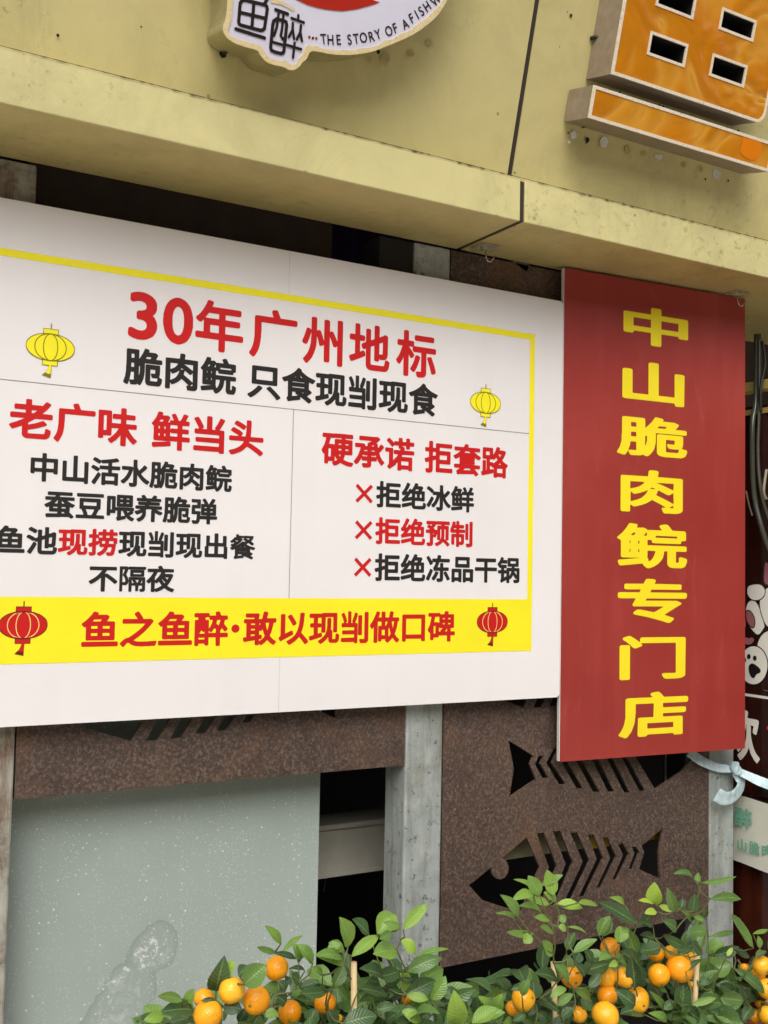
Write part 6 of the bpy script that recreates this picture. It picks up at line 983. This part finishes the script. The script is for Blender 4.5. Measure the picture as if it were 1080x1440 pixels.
CROPS = {1: (3.6, 180, 1260), 2: (3.6, 400, 1240), 3: (4.154, 640, 1200), 4: (4.5, 840, 1200)}
LEAVES = {
1: [(775,240,692,150,42,1),(745,283,650,258,34,1),(785,278,885,200,28,1),(850,315,735,290,28,.3),(865,330,830,240,60,1),(935,340,850,245,60,1),(895,380,810,370,26,.4),(870,435,825,395,48,.3),(985,400,925,365,40,1),(1010,480,870,490,50,.6),(870,460,970,430,46,.4),(1080,310,945,300,60,1),(1010,265,1080,245,40,1.1),
    (445,480,490,300,92,.45),(500,408,545,335,75,1.5),(560,400,610,355,50,.4),(590,450,705,350,95,.9),(690,460,790,470,50,1),(670,590,580,510,56,.45),(440,525,370,530,20,.3),(275,530,150,508,40,1),(300,540,335,470,48,1),(335,580,160,590,75,.4),(180,605,80,630,46,1.1),(70,645,180,620,46,.5),(210,640,330,605,60,.4),
    (690,610,760,590,46,1),(735,555,990,640,70,.8),(780,640,850,600,70,.4),(1010,580,1060,648,60,.4),(560,640,600,560,50,.3),(480,560,580,575,60,.3),(750,500,800,540,60,.3),(800,440,830,420,40,.4),(760,430,800,480,50,.3),(400,640,460,580,60,.4),(930,690,920,610,80,.5),(520,690,640,660,60,.6),(250,700,140,690,60,.5),(820,700,880,640,60,.4)],
2: [(322,328,275,178,82,1.2),(430,270,345,188,70,.4),(300,350,222,310,50,1),(300,410,155,372,62,1),(340,378,480,270,56,1.1),(470,265,560,165,100,1.1),(585,235,500,205,36,1),(600,240,728,110,58,1.2),(545,250,480,290,40,1),(570,350,448,365,90,1.1),(590,295,665,360,60,1.4),(670,380,832,340,32,1.1),(620,455,800,385,70,.7),(500,480,378,440,75,.4),(580,450,465,475,70,.45),(590,490,655,495,26,.3),(600,450,610,555,60,1.7),(610,570,765,500,80,.45),(745,600,815,475,70,1.1),(620,575,730,595,44,1.2),(865,720,855,545,95,1.3),(1040,650,980,578,46,1.2),(950,715,1080,640,70,1.1),(590,650,690,710,54,1.3),(700,700,670,620,70,.8),(375,540,520,580,70,.5),(555,600,375,610,72,.45),(300,720,470,680,90,.5),(450,650,560,630,60,.6),(250,530,300,420,60,.7),(300,420,320,560,50,.6),(190,700,195,645,80,.55),(520,540,590,560,50,.3),(780,560,890,570,60,.4),(790,630,800,700,70,.4),(130,720,160,640,70,.4),(520,700,600,640,60,.4),(640,720,740,660,70,.5),(330,480,260,520,50,.4),(480,510,430,500,60,.35),(700,560,640,500,50,.4),(800,720,760,640,70,.6)],
3: [(575,245,535,95,78,1.3),(495,245,425,130,80,1.05),(455,215,340,152,36,1.05),(500,190,632,125,46,1),(455,240,328,278,56,1.1),(590,275,515,230,60,1.3),(550,300,415,258,50,1.1),(370,370,262,240,60,1.05),(350,400,236,350,34,1.1),(500,350,365,310,46,.9),(590,300,745,320,66,1.35),(720,290,835,305,50,1.05),(460,470,295,460,54,1.1),(440,470,400,525,60,1.1),(575,465,495,430,50,.9),(555,385,460,375,46,1),(610,360,645,405,46,1.05),(660,430,765,465,24,1.2),(575,590,510,510,72,1.05),(650,565,700,460,66,.6),(690,580,830,500,60,.8),(600,430,650,450,46,1.1),(650,700,650,585,82,.7),(600,740,460,700,80,.5),(575,640,655,765,66,.8),(510,680,530,500,80,.35),(740,690,900,640,110,.45),(555,840,650,790,46,1.05),(690,790,790,850,56,1.1),(600,890,690,820,50,1.05),(840,480,905,370,72,.95),(950,525,1000,425,76,.95),(1065,415,840,285,80,.38),(985,295,900,255,40,1.3),(970,490,1010,550,50,.35),(965,575,1060,610,80,.25),(1050,785,1030,600,90,.25),(950,640,895,660,40,1.4),(390,830,440,735,56,.9),(440,765,325,800,46,.35),(500,845,610,925,46,.35),(300,910,460,880,50,1.1),(200,905,135,835,46,1.2),(250,920,280,820,76,1.1),(90,990,295,930,80,1.05),(270,990,250,975,40,1.1),(410,935,340,980,50,.5),(940,790,1010,880,80,.5),(1080,890,960,920,90,.4),(680,850,740,950,60,.4),(740,830,800,920,70,.7),(730,580,700,640,70,.35),(560,960,600,1010,60,.8),(620,960,690,900,60,.4),(470,930,540,980,60,.35),(780,780,850,700,60,.3),(800,640,760,560,60,.35),(860,560,900,600,50,.3),(470,870,430,950,50,.3),(700,640,760,720,60,.3),(660,1000,640,900,70,.5)],
4: [(370,325,360,178,105,1.6),(355,320,258,300,36,1.7),(375,370,298,380,50,1.8),(390,330,480,365,40,1.7),(490,365,440,215,76,.9),(525,350,545,285,50,.5),(600,370,615,255,80,.6),(610,165,478,130,52,.7),(635,195,640,120,44,.9),(660,185,882,145,36,.95),(715,290,910,290,64,.75),(595,440,520,350,50,.95),(600,395,680,425,40,1.05),(690,490,575,500,80,.8),(500,480,410,420,80,.5),(420,520,570,590,70,.6),(700,530,860,495,40,.8),(370,540,270,515,60,.5),(400,590,270,610,100,.35),(430,700,430,600,50,.4),(560,750,660,670,40,.4),(990,600,845,385,96,.85),(985,510,1080,480,40,.95),(1030,600,1015,520,50,.95),(860,600,965,660,50,.35),(820,650,855,595,30,1.6),(815,690,850,955,120,.8),(720,770,700,690,76,.6),(865,730,1060,890,80,.65),(1050,900,880,950,90,.3),(770,940,950,1070,110,.5),(635,1070,770,1040,130,.42),(530,1010,540,795,115,.42),(440,880,340,825,40,.9),(440,1010,330,870,60,.95),(330,960,270,840,66,.95),(320,970,180,910,60,.95),(600,960,755,915,46,.95),(560,980,520,870,50,1.05),(440,1060,320,1010,60,.95),(440,1045,595,1070,50,.95),(280,1010,140,1020,130,.42),(240,960,110,860,100,.35),(240,850,250,670,100,.25),(230,680,145,620,90,.3),(195,570,140,560,70,.35),(30,525,80,395,90,.8),(150,565,140,460,90,.95),(80,640,10,680,60,.9),(770,930,640,890,60,.4),(720,900,610,980,80,.5),(640,830,720,800,40,.6),(780,1075,870,1060,40,1.5),(20,830,70,790,60,.35),(300,800,330,820,40,.35),(60,720,10,790,90,.4),(560,600,640,560,50,.5),(520,640,600,600,50,.4),(660,640,600,560,60,.45),(720,860,680,960,70,.5),(900,870,960,960,90,.4),(1000,660,1070,620,50,.6),(480,940,420,990,60,.5),(640,1000,560,1060,70,.4),(350,450,280,430,50,.5),(690,400,660,340,50,.5),(330,400,250,460,60,.35),(980,980,920,1060,80,.4),(760,830,830,760,60,.6)]}
FRUITS = [  # photo px, radius px, how far in front (m)
 (325.8,1392.8,19,-.05),(360.5,1406.7,19.5,-.05),(292.5,1426.7,20.5,-.06),(286.9,1404.4,14.4,.02),(388.9,1361.4,17.2,-.01),(407.8,1424,17,.03),(457,1410.3,15.6,.0),(476.5,1431.7,5.5,.02),(572.2,1403.9,8.5,.04),
 (857.7,1332.4,13.8,.0),(736.3,1404.6,17,.0),(803.7,1373.3,15.8,.03),(853,1375.7,14.6,.02),(878.3,1374.5,14.5,-.01),(854.2,1399.8,14.6,.01),(851.6,1427.5,19.3,-.06),(813.3,1426.3,12,.03),(895.6,1406.7,17.8,.01),(722,1418,11,.04),
 (926.7,1371,15.7,-.02),(955.6,1362.2,19.5,-.03),(969,1346.7,9,.04),(923.3,1342,11,.03),(943.3,1340,10,.04),(973.3,1385.5,6,.02),
 (1071,1357.8,13.5,-.01),(1078,1390,14,-.02),(1078,1427,12.5,-.02),(1062,1430,9,.02),(1046.7,1361,6,.03),(1066,1371,10,.04),(1074,1408,13,.02)]
BUSHES = [(330, 'low mandarin bush with bright fruit in front of the grey sheet', 430), (535, 'leafy mandarin bush with few fruit in front of the middle grey post', 668),
          (760, 'mandarin bush with upright pale shoots in front of the lower fish cut-out', 880), (955, 'dense mandarin bush with clustered fruit in front of the right post', 1036), (1078, 'mandarin bush cut by the right edge of the picture, below the door', 2000)]
YT = 2.05
rg = random.Random(11)
bush = []
for x, lb, xm in BUSHES:
    c = pt(x, 1400, YT); t_ = thing('potted_mandarin', lb, 'potted plant', (c.x, YT, 0.004), 'potted mandarin bushes along the shop front')
    bush.append(dict(t=t_, c=Vector((c.x, YT, 0)), xm=xm, leaf=MB(), twig=MB(), tips=[], fruit=[]))
def which(x):
    for i, b in enumerate(bush):
        if x < b['xm']: return b
for cr, L in LEAVES.items():
    s_, ox_, oy_ = CROPS[cr]
    for (x0_, y0_, x1_, y1_, w_, tone) in L:
        bx, by, tx, ty = ox_+x0_/s_, oy_+y0_/s_, ox_+x1_/s_, oy_+y1_/s_
        bu = which((bx+tx)/2)
        high = max(0.0, min(1.0, (1430-by)/160))
        Y0 = YT - 0.02 + rg.uniform(-0.07, 0.05) - (0.03 if tone > 0.8 else -0.01)
        p0_ = pt(bx, by, Y0); Lm = math.hypot(tx-bx, ty-by)/F*2.15
        p1_ = pt(tx, ty, Y0 - rg.uniform(-0.25, 0.55)*Lm)
        mx_, my_ = (bx+tx)/2, (by+ty)/2
        for fx, fy, r_, dY in FRUITS:
            if math.hypot(mx_-fx, my_-fy) < 0.95*r_ and w_ > 44:
                sh = Vector((0, max(0.0, YT+dY+0.03-min(p0_.y, p1_.y)), 0)); k_ = (p0_.y+sh.y)/p0_.y; p0_ = CAM + (p0_-CAM)*k_; p1_ = CAM + (p1_-CAM)*((p1_.y+sh.y)/p1_.y)
        tn = min(1.9, max(0.1, tone + rg.uniform(-.12, .12)))
        leaf(bu['leaf'], p0_, p1_, w_/s_/F*2.12*1.22, tn, rg.uniform(-.35, .35), rg.uniform(-.10, .36), rg.uniform(.15, .5), rg)
        bu['tips'].append(p0_)
for i, (x, y, r_, dY) in enumerate(FRUITS):
    bu = which(x); p_ = pt(x, y, YT + dY); bu['fruit'].append((p_, r_/F*(p_-CAM).dot(FWD)))
def to_px(p):
    d = p - CAM; z = d.dot(FWD); return 540 + F*d.dot(RGT)/z, 720 + F*d.dot(DWN)/z
def covers_fruit(p, k=1.9):
    x, y = to_px(p)
    return any(math.hypot(x-fx, y-fy) < r_*k and p.y < YT + dY + 0.02 for fx, fy, r_, dY in FRUITS)
for bi, bu in enumerate(bush):
    t_ = bu['t']; c = bu['c']; o = base_of(t_)
    H = 0.34
    MB().lathe((c.x, c.y, 0.004), [(0.0, 0.0), (0.10, 0.0), (0.112, 0.02), (0.135, H-0.04), (0.150, H-0.04), (0.152, H), (0.138, H), (0.132, H-0.05), (0.0, H-0.05)], 32).build('pot', M['pot'], t_)
    so_ = MB().lathe((c.x, c.y, H-0.03), [(0.0, 0.006), (0.07, 0.002), (0.128, 0.0)], 24); so_.build('soil', M['soil'], t_)
    # trunk and main limbs that reach the leaf bases
    tw = MB(); top = Vector((c.x, c.y+0.01, 0.44))
    tw.tube([(c.x, c.y, H-0.035), (c.x+0.008, c.y, 0.40), top], [0.016, 0.014, 0.012], 8)
    nodes = [top]; r0 = random.Random(bi+5)
    lim = []
    for k in range(7):
        a = 2*math.pi*k/7 + r0.uniform(-.3, .3); m_ = top + Vector((math.cos(a)*.05, math.sin(a)*.035, .06)); e_ = top + Vector((math.cos(a)*r0.uniform(.09, .15), math.sin(a)*.06, r0.uniform(.07, .13)))
        tw.tube([top, m_, e_], [0.006, 0.004, 0.0025], 6); nodes += [m_, e_]
    # shoots: leaf bases joined upward, nearest lower node first
    for q in sorted(bu['tips'], key=lambda v_: v_.z):
        cand = [n_ for n_ in nodes if n_.z < q.z - 0.004] or [top]
        n_ = min(cand, key=lambda v_: (v_-q).length + 0.35*abs(v_.x-q.x))
        if (n_-q).length > 0.004:
            mid = (n_+q)/2 + Vector((r0.uniform(-.006, .006), r0.uniform(-.006, .006), -0.12*(q-n_).length))
            tw.tube([n_, mid, q], [0.0024, 0.002, 0.0013], 5, False)
        nodes.append(q)
    # inner and outer foliage that fills the bush
    nf = 250
    for k in range(nf):
        u = r0.random(); a = r0.uniform(0, 2*math.pi); rad = 0.20*math.sqrt(r0.random())
        zc = 0.46 + 0.24*u; rad *= (1.05 - 0.5*max(0, u-0.4))
        b_ = Vector((c.x + rad*math.cos(a), c.y + 0.03 + rad*0.75*math.sin(a), zc))
        # keep what the photo shows open (below the hero shoots) from being buried
        lim_z = {0: .72, 1: .72, 2: .66, 3: .64, 4: .60}[bi]
        if b_.z > lim_z - 0.05 or (b_.y < c.y - 0.05 and b_.z > lim_z - 0.11): continue
        d_ = Vector((math.cos(a)+r0.uniform(-.7, .7), math.sin(a)*.8+r0.uniform(-.7, .5), r0.uniform(-.4, .7))).normalized()
        ln_ = r0.uniform(.055, .098)
        if any(covers_fruit(b_ + d_*(ln_*q_)) for q_ in (0, .33, .66, 1)): continue
        leaf(bu['leaf'], b_, b_ + d_*ln_, r0.uniform(.032, .050), r0.uniform(.25, .95), r0.uniform(-.8, .8), r0.uniform(-.08, .35), r0.uniform(.15, .45), r0)
    bu['leaf'].build('foliage', M['leaf'], t_); tw.build('branches', M['twig'], t_)
    for p_, r_ in bu['fruit']:
        fm = MB(); nu, nv = 24, 14; ax_ = Vector((r0.uniform(-.6, .6), r0.uniform(-1.0, .3), r0.uniform(-1.1, .4))).normalized()
        e1 = ax_.orthogonal().normalized(); e2 = ax_.cross(e1); v = []; f = []
        for j in range(nv+1):
            th = math.pi*j/nv; rr_ = r_*(1 + 0.015*math.sin(j*0.7+r_*700) - 0.10*math.exp(-(th/0.22)**2) - 0.07*math.exp(-((math.pi-th)/0.2)**2))
            for k in range(nu):
                ph_ = 2*math.pi*k/nu; w_ = 1 + 0.022*math.sin(3*ph_+r_*900)*math.sin(th) + 0.015*math.sin(2*ph_+p_.x*300)
                v.append(p_ + ax_*(rr_*0.94*math.cos(th)) + (e1*math.cos(ph_) + e2*math.sin(ph_))*(rr_*1.01*w_*math.sin(th)))
        fm.t = r0.uniform(0.1, 1.0)
        f = [(j*nu+k, (j+1)*nu+k, (j+1)*nu+(k+1) % nu, j*nu+(k+1) % nu) for j in range(nv) for k in range(nu)]
        fm.add(v, f, True); fo = fm.build('fruit', M['peel'], t_)
        tip_ = p_ + ax_*(r_*0.86)
        MB().tube([tip_ - ax_*0.001, tip_ + ax_*0.0025], 0.0028, 8).build('stem_scar', M['calyx'], fo)
# stakes pushed into the pots
for (x, y, lb, bi) in ((497.5, 1353, 'pale bamboo stake rising left of the middle post among leaves', 1), (981, 1335, 'pale bamboo stake standing in front of the right post', 3), (778, 1352, 'grey bamboo stake half hidden among leaves below the lower fish cut-out', 2)):
    p_ = pt(x, y, YT - 0.035 if bi != 2 else YT+0.03); mb = MB(); lo = Vector((p_.x + (bush[bi]['c'].x - p_.x)*.25, YT-0.02, 0.30))
    mb.tube([lo, lo.lerp(p_, .5), p_ - Vector((0, 0, .0))], 0.0068, 12); tag(mb.build('bamboo_stake', M['stake']), lb, 'plant stake', 'bamboo stakes in the plant pots')
